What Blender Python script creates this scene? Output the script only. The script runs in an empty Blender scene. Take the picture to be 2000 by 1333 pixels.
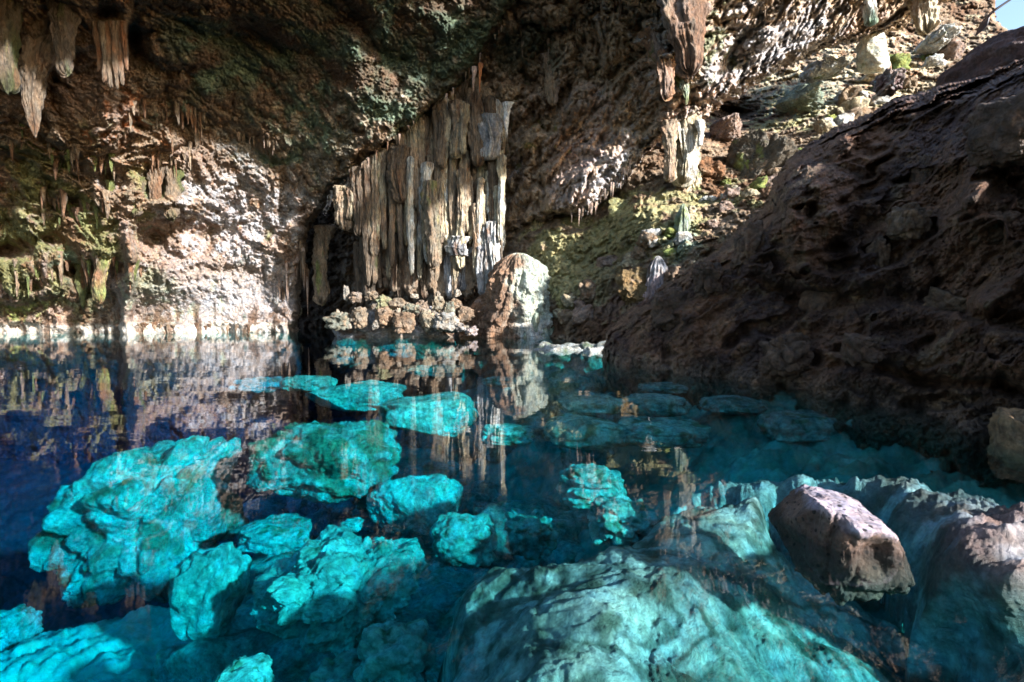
import bpy, bmesh, math
import numpy as np
from mathutils import Vector

rs = np.random.RandomState(7)
F = 1000.0                      # focal length in photograph pixels (18 mm on 36 mm, 2000 px wide)
PITCH = math.atan(56.5 / F)
CAMZ = 1.0
CP, SP = math.cos(PITCH), math.sin(PITCH)
SC = bpy.context.scene
COL = SC.collection

# ------------------------------------------------------------------ noise
_perm = np.random.RandomState(3).permutation(256)
_perm = np.concatenate([_perm, _perm, _perm]).astype(np.int32)
_g = np.random.RandomState(5).normal(size=(256, 3)); _g /= np.linalg.norm(_g, axis=1)[:, None]
_g = _g.astype(np.float32)

def perlin(P):
    P = np.asarray(P, dtype=np.float32)
    I = np.floor(P).astype(np.int32)
    f = P - I
    I = I & 255
    u = f * f * f * (f * (f * 6 - 15) + 10)
    out = np.zeros(len(P), np.float32)
    for dx in (0, 1):
        wx = u[:, 0] if dx else 1 - u[:, 0]
        for dy in (0, 1):
            wy = u[:, 1] if dy else 1 - u[:, 1]
            for dz in (0, 1):
                wz = u[:, 2] if dz else 1 - u[:, 2]
                h = _perm[_perm[_perm[I[:, 0] + dx] + I[:, 1] + dy] + ((I[:, 2] + dz) & 255)]
                g = _g[h]
                d = g[:, 0] * (f[:, 0] - dx) + g[:, 1] * (f[:, 1] - dy) + g[:, 2] * (f[:, 2] - dz)
                out += wx * wy * wz * d
    return out * 1.6

def V3(x, y, z):
    return np.stack([x, y, z], 1)

def fbm(P, s=1.0, o=4, gain=0.5, off=0.0):
    P = np.asarray(P) * s + off + 37.3
    a, t, n = 1.0, 0.0, 0.0
    for i in range(o):
        t = t + a * perlin(P); n += a
        P = P * 2.03 + 11.7; a *= gain
    return t / n * 1.5

def billow(P, s=1.0, o=4, gain=0.5, off=0.0):       # rounded lumps with sharp creases, 0..1
    P = np.asarray(P) * s + off + 91.1
    a, t, n = 1.0, 0.0, 0.0
    for i in range(o):
        t = t + a * np.minimum(1, np.abs(perlin(P)) * 2.2); n += a
        P = P * 2.1 + 5.3; a *= gain
    return t / n

def ridged(P, s=1.0, o=4, gain=0.5, off=0.0):
    return 1 - billow(P, s, o, gain, off)

_cj = np.random.RandomState(11).rand(256, 3).astype(np.float32)
def cell(P, s=1.0, off=0.0):                       # packed rounded knobs with sharp creases, 0..1
    P = (np.asarray(P) * s + off + 53.7).astype(np.float32)
    I = np.floor(P).astype(np.int32); f = P - I
    best = np.full(len(P), 9.0, np.float32)
    for dx in (-1, 0, 1):
        for dy in (-1, 0, 1):
            for dz in (-1, 0, 1):
                h = _perm[_perm[_perm[(I[:, 0] + dx) & 255] + ((I[:, 1] + dy) & 255)] + ((I[:, 2] + dz) & 255)]
                q = _cj[h] + np.array([dx, dy, dz], np.float32) - f
                best = np.minimum(best, (q * q).sum(1))
    return np.sqrt(np.clip(1.1 - best, 0, None)) / 1.05

def sm(x, a, b):
    t = np.clip((x - a) / (b - a), 0, 1)
    return t * t * (3 - 2 * t)

# ------------------------------------------------------------------ picture rays (for placing real geometry)
def ray(px, py):
    x = (np.asarray(px, float) - 1000) / F
    z = -(np.asarray(py, float) - 666.5) / F
    dy = CP + z * SP
    dz = -SP + z * CP
    return x / dy, dz / dy

def at(px, py, D):
    rx, rz = ray(px, py)
    return V3(np.atleast_1d(rx * D), np.atleast_1d(np.ones_like(rx) * D), np.atleast_1d(CAMZ + rz * D))

def at1(px, py, D):
    return at(px, py, D)[0]

def depth_for_z(py, z):
    rx, rz = ray(1000, py)
    return (z - CAMZ) / rz

def proj(P):
    z = P[:, 2] - CAMZ
    f = P[:, 1] * CP - z * SP
    return 1000 + F * P[:, 0] / f, 666.5 - F * (P[:, 1] * SP + z * CP) / f

def surf(dfn, disp, px, py):                        # true depth of a relief surface at one picture point
    X, Y = np.array([float(px)]), np.array([float(py)])
    D = dfn(X, Y)
    return float((D - disp(at(X, Y, D), X, Y))[0])

class TPS:
    def __init__(self, pts, reg=1e-3):
        p = np.array(pts, float)
        self.c = p[:, :2] / 1000.0
        n = len(p)
        A = np.zeros((n + 3, n + 3))
        A[:n, :n] = self.k(self.c[:, None, :] - self.c[None, :, :]) + reg * np.eye(n)
        A[:n, n] = 1; A[:n, n + 1:] = self.c
        A[n, :n] = 1; A[n + 1:, :n] = self.c.T
        b = np.zeros(n + 3); b[:n] = p[:, 2]
        self.w = np.linalg.solve(A, b)
    def k(self, d):
        r2 = (d ** 2).sum(-1) + 1e-12
        return 0.5 * r2 * np.log(r2)
    def __call__(self, x, y):
        q = np.stack([x, y], 1) / 1000.0
        out = self.w[-3] + q @ self.w[-2:]
        for i, c in enumerate(self.c):
            out += self.w[i] * self.k(q - c)
        return out

def polydist(x, y, poly):
    p = np.array(poly, float); q = np.roll(p, -1, 0)
    dmin = np.full(len(x), 1e18); inside = np.zeros(len(x), bool)
    for (ax, ay), (bx, by) in zip(p, q):
        vx, vy = bx - ax, by - ay
        t = np.clip(((x - ax) * vx + (y - ay) * vy) / (vx * vx + vy * vy + 1e-9), 0, 1)
        d = (x - ax - t * vx) ** 2 + (y - ay - t * vy) ** 2
        dmin = np.minimum(dmin, d)
        if ay != by:
            c = ((ay > y) != (by > y)) & (x < (bx - ax) * (y - ay) / (by - ay) + ax)
            inside ^= c
    d = np.sqrt(dmin)
    return np.where(inside, d, -d)

# ------------------------------------------------------------------ mesh / object helpers
def meshobj(name, P, quads, cols, mat, parent=None, loc=None, tris=None, smooth=True):
    me = bpy.data.meshes.new(name)
    P = np.asarray(P, np.float32)
    if loc is not None:
        P = P - np.asarray(loc, np.float32)
    faces = quads if quads is not None else tris
    k = faces.shape[1]; nf = len(faces)
    me.vertices.add(len(P)); me.vertices.foreach_set('co', P.ravel())
    me.loops.add(nf * k); me.loops.foreach_set('vertex_index', faces.astype(np.int32).ravel())
    me.polygons.add(nf)
    me.polygons.foreach_set('loop_start', np.arange(0, nf * k, k, dtype=np.int32))
    me.polygons.foreach_set('loop_total', np.full(nf, k, np.int32))
    me.polygons.foreach_set('use_smooth', np.full(nf, smooth))
    me.update(calc_edges=True)
    if cols is not None:
        a = me.color_attributes.new('col', 'FLOAT_COLOR', 'POINT')
        c = np.ones((len(P), 4), np.float32); c[:, :3] = np.clip(cols * (.45 if mat in UNDER else .64 if mat is M_NEAR else .78), 0.004, 0.9)
        a.data.foreach_set('color', c.ravel())
    me.materials.append(mat)
    o = bpy.data.objects.new(name, me); COL.objects.link(o)
    if parent is not None:
        o.parent = parent
    if loc is not None:
        o.location = loc
    return o

def tag(o, label, cat=None, group=None, kind=None):
    o['label'] = label
    if cat: o['category'] = cat
    if group: o['group'] = group
    if kind: o['kind'] = kind
    return o

def empty(name, loc):
    o = bpy.data.objects.new(name, None); COL.objects.link(o); o.location = [float(v) for v in loc]
    o.empty_display_size = 0.2
    return o

def gridfaces(nx, ny, keep=None):
    i = np.arange(nx * ny).reshape(ny, nx)
    f = np.stack([i[:-1, :-1].ravel(), i[1:, :-1].ravel(), i[1:, 1:].ravel(), i[:-1, 1:].ravel()], 1)
    if keep is not None:
        f = f[keep[f].all(1)]
    return f

def compact(P, f, C):
    used = np.zeros(len(P), bool); used[f.ravel()] = True
    m = np.cumsum(used) - 1
    return P[used], m[f], C[used]

# ------------------------------------------------------------------ colours (albedo, linear)
TAN = np.array([.34, .25, .17]); PINK = np.array([.38, .28, .23]); WHITE = np.array([.54, .52, .53])
BROWN = np.array([.16, .085, .045]); DARK = np.array([.07, .045, .03]); ORANGE = np.array([.42, .15, .05])
MOSS = np.array([.20, .235, .07]); DGREEN = np.array([.045, .075, .05]); TEAL = np.array([.30, .36, .28])
LIME = np.array([.30, .33, .10]); GREY = np.array([.40, .39, .40]); CREAM = np.array([.55, .47, .32])
PURP = np.array([.22, .12, .11]); PALE = np.array([.66, .66, .62])

def mix(a, b, t):
    t = np.asarray(t)[:, None]
    return a * (1 - t) + b * t

def const(c, n):
    return np.repeat(np.asarray(c)[None, :], n, 0)

def blobw(px, py, cx, cy, rx, ry):
    return np.exp(-(((px - cx) / rx) ** 2 + ((py - cy) / ry) ** 2))

# ------------------------------------------------------------------ materials
def rock_mat(name, bump=0.6, scale=1.0, rough=0.8, spec=0.3, contrast=1.0, stretch=(1, 1, 1), spots=0.0, dist=0.05):
    m = bpy.data.materials.new(name); m.use_nodes = True
    nt = m.node_tree; N = nt.nodes; L = nt.links; N.clear()
    out = N.new('ShaderNodeOutputMaterial'); b = N.new('ShaderNodeBsdfPrincipled')
    L.new(b.outputs[0], out.inputs[0])
    tc = N.new('ShaderNodeNewGeometry')
    mp = N.new('ShaderNodeMapping'); mp.inputs['Scale'].default_value = stretch
    L.new(tc.outputs['Position'], mp.inputs[0])
    def noise(s, d, r=0.6, dis=0.0):
        n = N.new('ShaderNodeTexNoise'); n.inputs['Scale'].default_value = s * scale
        n.inputs['Detail'].default_value = d; n.inputs['Roughness'].default_value = r
        n.inputs['Distortion'].default_value = dis
        L.new(mp.outputs[0], n.inputs['Vector']); return n
    def mathn(op, a, bb):
        n = N.new('ShaderNodeMath'); n.operation = op
        for i, v in enumerate((a, bb)):
            if isinstance(v, (int, float)): n.inputs[i].default_value = v
            else: L.new(v, n.inputs[i])
        return n.outputs[0]
    at_ = N.new('ShaderNodeAttribute'); at_.attribute_name = 'col'
    n1 = noise(2.3, 8, 0.65, 0.4); n2 = noise(13, 5, 0.7)
    # value variation
    r1 = N.new('ShaderNodeMapRange'); r1.inputs['From Min'].default_value = .3; r1.inputs['From Max'].default_value = .7
    r1.inputs['To Min'].default_value = 1 - .45 * contrast; r1.inputs['To Max'].default_value = 1 + .45 * contrast
    L.new(n1.outputs[0], r1.inputs[0])
    r2 = N.new('ShaderNodeMapRange'); r2.inputs['From Min'].default_value = .3; r2.inputs['From Max'].default_value = .7
    r2.inputs['To Min'].default_value = 1 - .4 * contrast; r2.inputs['To Max'].default_value = 1 + .4 * contrast
    L.new(n2.outputs[0], r2.inputs[0])
    v = mathn('MULTIPLY', r1.outputs[0], r2.outputs[0])
    if spots > 0:
        vo = N.new('ShaderNodeTexVoronoi'); vo.inputs['Scale'].default_value = spots
        L.new(tc.outputs['Position'], vo.inputs['Vector'])
        ns = noise(spots * .5 / scale, 3)
        vs = mathn('ADD', vo.outputs['Distance'], mathn('MULTIPLY', ns.outputs[0], .6))
        r3 = N.new('ShaderNodeMapRange'); r3.inputs['From Min'].default_value = .47; r3.inputs['From Max'].default_value = .54
        r3.inputs['To Min'].default_value = .12; r3.inputs['To Max'].default_value = 1
        L.new(vs, r3.inputs[0]); v = mathn('MULTIPLY', v, r3.outputs[0])
    hs = N.new('ShaderNodeMix'); hs.data_type = 'RGBA'; hs.blend_type = 'MULTIPLY'; hs.inputs[0].default_value = 1
    cr = N.new('ShaderNodeCombineColor'); 
    nw = noise(5.1, 4)
    rw = N.new('ShaderNodeMapRange'); rw.inputs['To Min'].default_value = .86; rw.inputs['To Max'].default_value = 1.14
    rw.inputs['From Min'].default_value = .3; rw.inputs['From Max'].default_value = .7
    L.new(nw.outputs[0], rw.inputs[0])
    L.new(mathn('MULTIPLY', v, rw.outputs[0]), cr.inputs[0]); L.new(v, cr.inputs[1])
    L.new(mathn('DIVIDE', v, rw.outputs[0]), cr.inputs[2])
    L.new(at_.outputs['Color'], hs.inputs[6]); L.new(cr.outputs[0], hs.inputs[7])
    L.new(hs.outputs[2], b.inputs['Base Color'])
    b.inputs['Roughness'].default_value = rough
    b.inputs['Specular IOR Level'].default_value = spec
    nb = noise(7, 12, 0.72, .5)
    vb = N.new('ShaderNodeTexVoronoi'); vb.inputs['Scale'].default_value = 9 * scale; vb.feature = 'F1'
    L.new(mp.outputs[0], vb.inputs['Vector'])
    h = mathn('ADD', nb.outputs[0], mathn('MULTIPLY', vb.outputs['Distance'], .35))
    bp = N.new('ShaderNodeBump'); bp.inputs['Strength'].default_value = bump; bp.inputs['Distance'].default_value = dist * 4 / scale
    L.new(h, bp.inputs['Height']); L.new(bp.outputs[0], b.inputs['Normal'])
    return m

M_WALL = rock_mat('limestone_wall', bump=1.0, scale=.8, rough=.85, spec=.25)
M_CEIL = rock_mat('limestone_ceiling', bump=1.0, scale=.8, rough=.8, spec=.25, stretch=(1, 1, 1))
M_DRIP = rock_mat('dripstone', bump=1.0, scale=1.0, rough=.6, spec=.4, stretch=(1.2, 1.2, .5), contrast=1.25)
M_TALUS = rock_mat('talus_rock', bump=1.0, scale=.8, rough=.9, spec=.2)
M_NEAR = rock_mat('near_rock', bump=1.0, scale=1.5, rough=.6, spec=.35, contrast=1.3)
M_SUB = rock_mat('submerged_rock', bump=1.0, scale=1.3, rough=.9, spec=.1, contrast=1.25)
M_SPOT = rock_mat('speckled_rock', bump=.9, scale=3.0, rough=.7, spec=.3, spots=26)
M_SAND = rock_mat('pool_silt', bump=.35, scale=1.2, rough=.95, spec=.1, contrast=.6)

UNDER = (M_SUB, M_SAND)
# ------------------------------------------------------------------ relief builder: outlined rock surfaces at their own depth
def relief(name, poly, step, dfn, disp, colfn, mat, edge=(40, 3.0), jit=(8, 25), label=None, kind='structure', cat=None, dmin=3.0):
    p = np.array(poly, float)
    x0, y0 = p.min(0) - 5; x1, y1 = p.max(0) + 5
    nx = int((x1 - x0) / step) + 1; ny = int((y1 - y0) / step) + 1
    X, Y = np.meshgrid(np.linspace(x0, x1, nx), np.linspace(y0, y1, ny))
    X, Y = X.ravel(), Y.ravel()
    J = fbm(V3(X / jit[1], Y / jit[1], X * 0), 1, 4, .6) * jit[0]
    d = polydist(X, Y, poly) + J
    D = np.maximum(dfn(X, Y), dmin)
    q = 1 - np.clip(d / edge[0], 0, 1)
    D = D + edge[1] * (1 - np.sqrt(np.maximum(0, 1 - q * q)))
    P = at(X, Y, D)
    keep = d > -step
    dp = np.zeros(len(P)); k = keep
    dp[k] = disp(P[k], X[k], Y[k])
    D = D - dp
    P = at(X, Y, D)
    f = gridfaces(nx, ny, keep)
    C = np.zeros((len(P), 3)); C[k] = colfn(P[k], X[k], Y[k])
    P, f, C = compact(P, f, C)
    o = meshobj(name, P, f, C, mat)
    tag(o, label, cat, None, kind)
    return o

# ------------------------------------------------------------------ left wall and ceiling
dA = TPS([(-200, 650, 25), (0, 650, 25), (300, 650, 25.5), (550, 645, 26.5), (-200, 900, 25), (300, 900, 25), (600, 900, 27),
          (0, 420, 24), (300, 420, 25), (540, 430, 26), (620, 560, 28), (0, 200, 20.5), (180, 250, 21.5), (300, 290, 24), (450, 300, 24.5), (560, 300, 24.5),
          (700, 330, 23.2), (850, 190, 22.3), (1000, 0, 20.5), (500, 100, 21.5), (300, 60, 20), (0, 0, 18.5), (600, -150, 17), (1050, -150, 18.5),
          (-200, -150, 14), (-200, 300, 21), (300, -150, 15.5), (750, 50, 20.5)])

def dispA(P, X, Y):
    lit = sm(Y, 120, 300)
    W = P + np.stack([fbm(P, .5, 2, off=3), fbm(P, .5, 2, off=9), fbm(P, .5, 2, off=17)], 1) * .5
    big = billow(W, .22, 3) * 1.1
    # hanging curtains on the left part, fluted
    cur = .35 * billow(W * np.array([1.0, 1.0, .3]), .9, 4) + .9 * cell(W * np.array([1, 1, .3]), .8, 2) + .5 * cell(W * np.array([1, 1, .22]), 1.9, 5)
    cw = sm(X, 480, 300) * sm(Y, 620, 560) * .9 + .12
    cw = np.maximum(cw, blobw(X, Y, 585, 560, 50, 120))
    # stepped overhangs: sawtooth in height, warped
    t = P[:, 2] * .55 + fbm(P, .35, 3, off=5) * 1.3 + .25 * np.sin(P[:, 0] * .6)
    saw = t - np.floor(t)
    step = sm(X, 470, 250) * (Y > 0) * (saw ** 1.5) * .3 * sm(Y, 625, 560)
    rough = billow(W, 1.1, 5, .62) * .55
    fine = billow(P, 3.6, 3, .6) * .22 + billow(P, 8.0, 2) * .09
    base = big + cur * cw + step + rough * (.35 + .65 * lit) + fine
    # smooth flowstone apron low in the middle, undercut band at the waterline
    ap = blobw(X, Y, 400, 610, 190, 60)
    base = base * (1 - .6 * ap)
    base = base - 1.1 * blobw(X, Y, 380, 455, 120, 26) + .9 * blobw(X, Y, 330, 395, 90, 20)
    foot = sm(P[:, 2], .55, .30) * (1 - sm(-P[:, 2], .1, .5) * .3)
    base = base * (1 - .6 * foot) + .9 * foot * (.5 + 1.2 * fbm(P * np.array([1, 1, .5]), .6, 4))
    for (cx, cy, rx, ry, h) in [(25, 490, 40, 16, 1.8), (95, 470, 26, 12, 1.3), (150, 530, 30, 14, 1.6), (60, 560, 24, 12, 1.3), (205, 25, 26, 18, 1.0), (262, 70, 14, 40, 1.6), (30, 175, 30, 16, 1.4), (300, 470, 26, 22, 1.2), (175, 560, 22, 22, 1.6), (145, 395, 22, 12, 1.2), (300, 365, 16, 26, 1.3), (210, 350, 14, 20, 1.0)]:
        base -= h * blobw(X, Y, cx, cy, rx, ry)
    # pillar ridge at x=250
    base += 1.0 * np.exp(-((X - 250 + 6 * np.sin(Y / 30)) / 13) ** 2) * sm(Y, 400, 470)
    return base

def colA(P, X, Y):
    n = len(P)
    a = fbm(P, .35, 4, off=1); b = fbm(P, .8, 4, off=20); c = fbm(P * np.array([1, 1, .3]), 1.5, 4, off=31)
    C = mix(const(TAN, n), const(PINK, n), sm(a, -.3, .4))
    C = mix(C, const(WHITE, n), sm(b + blobw(X, Y, 470, 420, 170, 120) * 1.1 - .35, 0, .6))
    C = mix(C, const(BROWN * 1.5, n), sm(fbm(P, 2.6, 4, .65, off=121) - .08, 0, .3) * .65)
    C = mix(C, const(ORANGE, n), sm(c + blobw(X, Y, 240, 210, 110, 90) * .5 - .45, 0, .35) * .75)
    C = mix(C, const(BROWN, n), sm(b * .8 + blobw(X, Y, 120, 120, 160, 120) * .55 - .2, 0, .6) * .7)
    moss = fbm(P * np.array([1, 1, .6]), .55, 5, .6, off=44)
    mw = blobw(X, Y, 60, 430, 190, 150) * .8 + blobw(X, Y, 160, 560, 160, 60) * .6 + blobw(X, Y, 330, 640, 60, 90) * .3 - .42
    C = mix(C, const(MOSS, n), sm(moss + mw, 0, .4) * .7)
    C = mix(C, const(BROWN * 1.3, n), sm(fbm(P * np.array([1, 1, .5]), .9, 4, off=47) + blobw(X, Y, 90, 480, 190, 150) * .5 - .5, 0, .3) * .8)
    C = mix(C, const(LIME, n), sm(fbm(P, 1.2, 4, off=50) + blobw(X, Y, 60, 610, 70, 40) + .6 * blobw(X, Y, 40, 420, 60, 60) - .8, 0, .4))
    # grey flowstone apron, pale tide band
    C = mix(C, const(GREY * 1.15, n), blobw(X, Y, 440, 585, 200, 60) * .8)
    C = mix(C, const(np.array([.46, .54, .40]), n), sm(c + blobw(X, Y, 340, 600, 130, 60) * .7 - .6, 0, .3) * .6)
    C = mix(C, const(np.array([.66, .60, .52]), n), sm(P[:, 2] + .25 * fbm(P, .7, 4, off=81), .50, .36) * sm(X, 600, 520) * .9)
    C = mix(C, const(BROWN * .8, n), sm(fbm(P * np.array([1, 1, .15]), 1.6, 3, off=83), .12, .3) * sm(P[:, 2], 2.2, .8) * .85)
    # algae green ceiling, its unlit darkness painted into the colour
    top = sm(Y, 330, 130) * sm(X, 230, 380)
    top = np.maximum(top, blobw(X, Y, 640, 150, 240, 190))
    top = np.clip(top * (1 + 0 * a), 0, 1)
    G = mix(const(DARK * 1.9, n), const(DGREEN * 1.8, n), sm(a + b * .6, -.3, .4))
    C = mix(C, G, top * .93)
    g2 = fbm(P, .45, 5, .62, off=70)
    gp = blobw(X, Y, 610, 250, 120, 110) * .9 + blobw(X, Y, 820, 240, 90, 90) * .6 + blobw(X, Y, 930, 60, 80, 90) * .5 + blobw(X, Y, 400, 170, 60, 60) * .4 + blobw(X, Y, 330, 110, 60, 60) * .35
    C = mix(C, const(np.array([.16, .24, .17]), n), sm(g2 + gp - .42, 0, .35) * .85)
    C = mix(C, const(np.array([.50, .42, .32]), n), sm(fbm(P, 1.6, 3, off=77) + gp - .85, 0, .3) * .8)
    C = mix(C, const(np.array([.07, .10, .10]), n), sm(P[:, 2], -.15, -.6))  # underwater part painted dark, keeping it dim where the sun reaches
    return C

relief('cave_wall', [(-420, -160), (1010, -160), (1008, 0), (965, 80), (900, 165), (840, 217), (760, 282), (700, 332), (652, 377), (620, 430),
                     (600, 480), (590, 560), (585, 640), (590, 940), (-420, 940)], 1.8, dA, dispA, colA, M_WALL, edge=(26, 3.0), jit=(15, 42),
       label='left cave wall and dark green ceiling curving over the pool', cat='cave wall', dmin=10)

# ------------------------------------------------------------------ right-hand sloping ceiling
dB = TPS([(600, 300, 34), (985, 400, 26), (1130, 430, 22.5), (1250, 300, 22), (1400, 200, 22), (1600, 90, 23), (1800, 0, 25),
          (1100, 100, 23), (1010, 0, 22), (1300, 0, 19), (1400, -160, 16), (900, 200, 26), (1700, -160, 19), (2100, -160, 23), (950, -160, 20),
          (1200, 250, 22.5), (1500, 60, 20.5)])
DIP = np.array([.80, 0, .60])
def dipcoords(P, s_along, s_across):
    u = P @ DIP; v = P @ np.array([-.60, 0, .80]); w = P[:, 1]
    return V3(u * s_along, v * s_across, w * s_across)

def dispB(P, X, Y):
    Q = dipcoords(P, .22, .75)
    W = Q + np.stack([fbm(P, .5, 2, off=3), fbm(P, .5, 2, off=9), fbm(P, .5, 2, off=17)], 1) * .25
    led = billow(W, .9, 4, .55) * 1.5
    rough = billow(P * np.array([1.2, 1, .8]), 1.2, 5, .62) * .6
    drip = billow(P * np.array([1, 1, .25]), 2.4, 3, .6) * .3
    fine = billow(P, 4, 3, .6) * .22 + billow(P, 9.0, 2) * .09
    base = led + rough + drip + fine
    base += 1.6 * np.exp(-((X - 1345) / 40) ** 2) * sm(Y, 200, 120) + 1.0 * np.exp(-((X - 1290) / 28) ** 2) * sm(Y, 210, 150) * sm(Y, 40, 90)
    return base

def colB(P, X, Y):
    n = len(P)
    a = fbm(P, .35, 4, off=12); b = fbm(dipcoords(P, .3, 1.0), .8, 4, off=24); c = fbm(P, 1.6, 4, off=33)
    C = mix(const(TAN * 1.7, n), const(PINK * 1.85, n), sm(a, -.3, .4))
    C = mix(C, const(BROWN, n), sm(b + blobw(X, Y, 1060, 300, 90, 140) * .8 + blobw(X, Y, 1040, 100, 130, 100) * .5 - .5, 0, .5) * .75)
    C = mix(C, const(WHITE, n), sm(c * .7 + b * .4 + blobw(X, Y, 1500, 110, 260, 150) * .9 + blobw(X, Y, 1200, 350, 110, 90) * .8 - .35, 0, .5))
    C = mix(C, const(ORANGE, n), sm(c + blobw(X, Y, 1110, 290, 90, 60) * .6 - .55, 0, .35) * .6)
    C = mix(C, const(DGREEN * 1.6, n), sm(a + blobw(X, Y, 1040, 110, 110, 90) * .9 - .5, 0, .4) * .7)
    C = mix(C, const(MOSS, n), sm(c + blobw(X, Y, 1380, 80, 70, 70) * .8 + blobw(X, Y, 1060, 260, 50, 40) * .4 - .55, 0, .3) * .7)
    return C

relief('cave_ceiling', [(620, -160), (2050, -160), (1950, -70), (1900, -30), (1860, 0), (1800, 30), (1750, 60), (1690, 75), (1600, 100), (1500, 150), (1430, 195), (1370, 235),
                        (1310, 265), (1262, 300), (1215, 372), (1180, 400), (1130, 432), (1100, 425), (1060, 440), (985, 470), (880, 470), (600, 460)],
       2.0, dB, dispB, colB, M_CEIL, edge=(30, 4.0), jit=(9, 16), label='brown and white slanting cave ceiling dipping down from the daylight opening', cat='cave ceiling')

# ------------------------------------------------------------------ talus slope behind
dC = TPS([(540, 700, 36), (560, 400, 36), (800, 560, 34), (950, 420, 30), (900, 660, 25), (1060, 650, 23.5), (1180, 640, 20), (1300, 640, 17),
          (1060, 480, 26), (1130, 470, 26), (1250, 480, 22), (1250, 380, 25), (1200, 330, 27), (1330, 300, 26), (1440, 190, 34), (1400, 330, 25), (1500, 400, 20),
          (1560, 220, 30), (1700, 120, 34), (1800, 180, 30), (1900, 40, 38), (1880, 160, 29), (1700, -60, 40), (2000, 0, 38), (1950, 300, 20), (1700, 300, 22), (1500, 640, 14), (1400, 250, 29)])
def dispC(P, X, Y):
    W = P + np.stack([fbm(P, .5, 2, off=3), fbm(P, .5, 2, off=9), fbm(P, .5, 2, off=17)], 1) * .4
    base = cell(W, .32) * 1.5 + cell(W, .8, 4) * 1.0 + billow(W, 1.1, 5, .6) * .7 + cell(W, 2.4, 8) * .4 + billow(P, 3.4, 4, .65) * .34
    base += 1.3 * blobw(X, Y, 1100, 470, 60, 40) + 1.4 * blobw(X, Y, 1260, 430, 80, 55) + 1.2 * blobw(X, Y, 1110, 560, 70, 50)
    base -= 3.0 * blobw(X, Y, 1420, 225, 60, 22)
    return base
def colC(P, X, Y):
    n = len(P)
    a = fbm(P, .4, 4, off=13); b = fbm(P, 1.0, 4, off=25); c = fbm(P, 2.2, 4, off=35)
    C = mix(const(TAN, n), const(BROWN, n), sm(a + blobw(X, Y, 1480, 330, 120, 80) * .5 + blobw(X, Y, 1180, 560, 70, 60) * .5, -.1, .4) * .9)
    C = mix(C, const(CREAM * 1.3, n), sm(b + blobw(X, Y, 1700, 170, 250, 130) * .8 - .35, 0, .4) * .9)  # upper slope made paler, standing in for bright daylight on it
    m = blobw(X, Y, 1110, 520, 110, 90) * 1.2 + blobw(X, Y, 1260, 440, 110, 70) * 1.1 + blobw(X, Y, 1400, 400, 90, 40) * .6 + blobw(X, Y, 1520, 230, 140, 50) * .6 - .45
    C = mix(C, const(np.array([.44, .41, .20]), n), sm(b + m, 0, .4) * .9)
    C = mix(C, const(np.array([.34, .44, .34]), n), sm(c * .8 + blobw(X, Y, 1560, 190, 90, 50) * .8 + blobw(X, Y, 1330, 480, 50, 40) * .8 - .5, 0, .35) * .8)
    C = mix(C, const(ORANGE * .8, n), sm(c + blobw(X, Y, 1740, 130, 90, 50) * .6 - .55, 0, .3) * .7)
    C = mix(C, const(PURP, n), blobw(X, Y, 1230, 570, 70, 70) * .7)
    C = mix(C, const(DARK * .5, n), np.maximum(sm(X, 720, 640), blobw(X, Y, 1430, 215, 60, 25)) * .9)  # shade of the cave mouth and crevice painted into the colour
    return C
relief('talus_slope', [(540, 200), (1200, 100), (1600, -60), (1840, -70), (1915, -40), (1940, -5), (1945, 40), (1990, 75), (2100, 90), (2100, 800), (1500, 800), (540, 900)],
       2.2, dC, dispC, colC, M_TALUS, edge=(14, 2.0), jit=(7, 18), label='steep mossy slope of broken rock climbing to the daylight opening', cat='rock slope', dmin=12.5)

# ------------------------------------------------------------------ right dark rock wall
dE = TPS([(1180, 700, 10.3), (1300, 722, 9.0), (1400, 740, 8.1), (1560, 765, 7.0), (1700, 790, 6.1), (1850, 820, 5.2), (2000, 850, 4.5), (2200, 900, 3.8),
          (1230, 610, 10.6), (1400, 500, 9.6), (1480, 430, 9.6), (1530, 330, 9.8), (1600, 260, 9.6), (1760, 190, 8.9), (1900, 150, 7.8), (2000, 120, 7.0), (2200, 60, 6.2),
          (1600, 560, 7.9), (1800, 560, 6.6), (2000, 500, 5.5), (1700, 400, 8.0), (1900, 320, 6.8), (2000, 700, 4.7),
          (1180, 800, 10), (1600, 900, 6.6), (2000, 1000, 4.3), (2200, 1100, 3.6)])
bumpsE = [(1560, 400, 60, 70, .5), (1775, 430, 45, 38, .55), (1960, 220, 75, 90, .7), (1940, 440, 70, 50, .5), (1770, 330, 70, 50, .3), (1460, 470, 40, 60, .4),
          (1690, 470, 40, 70, .3), (1480, 560, 60, 50, .3), (1330, 620, 70, 50, .35), (1890, 400, 50, 30, .3), (1620, 600, 70, 50, .3), (1500, 700, 70, 40, .3), (1880, 600, 90, 60, .4), (1350, 540, 40, 30, .4), (1700, 700, 80, 40, .3)]
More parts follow.
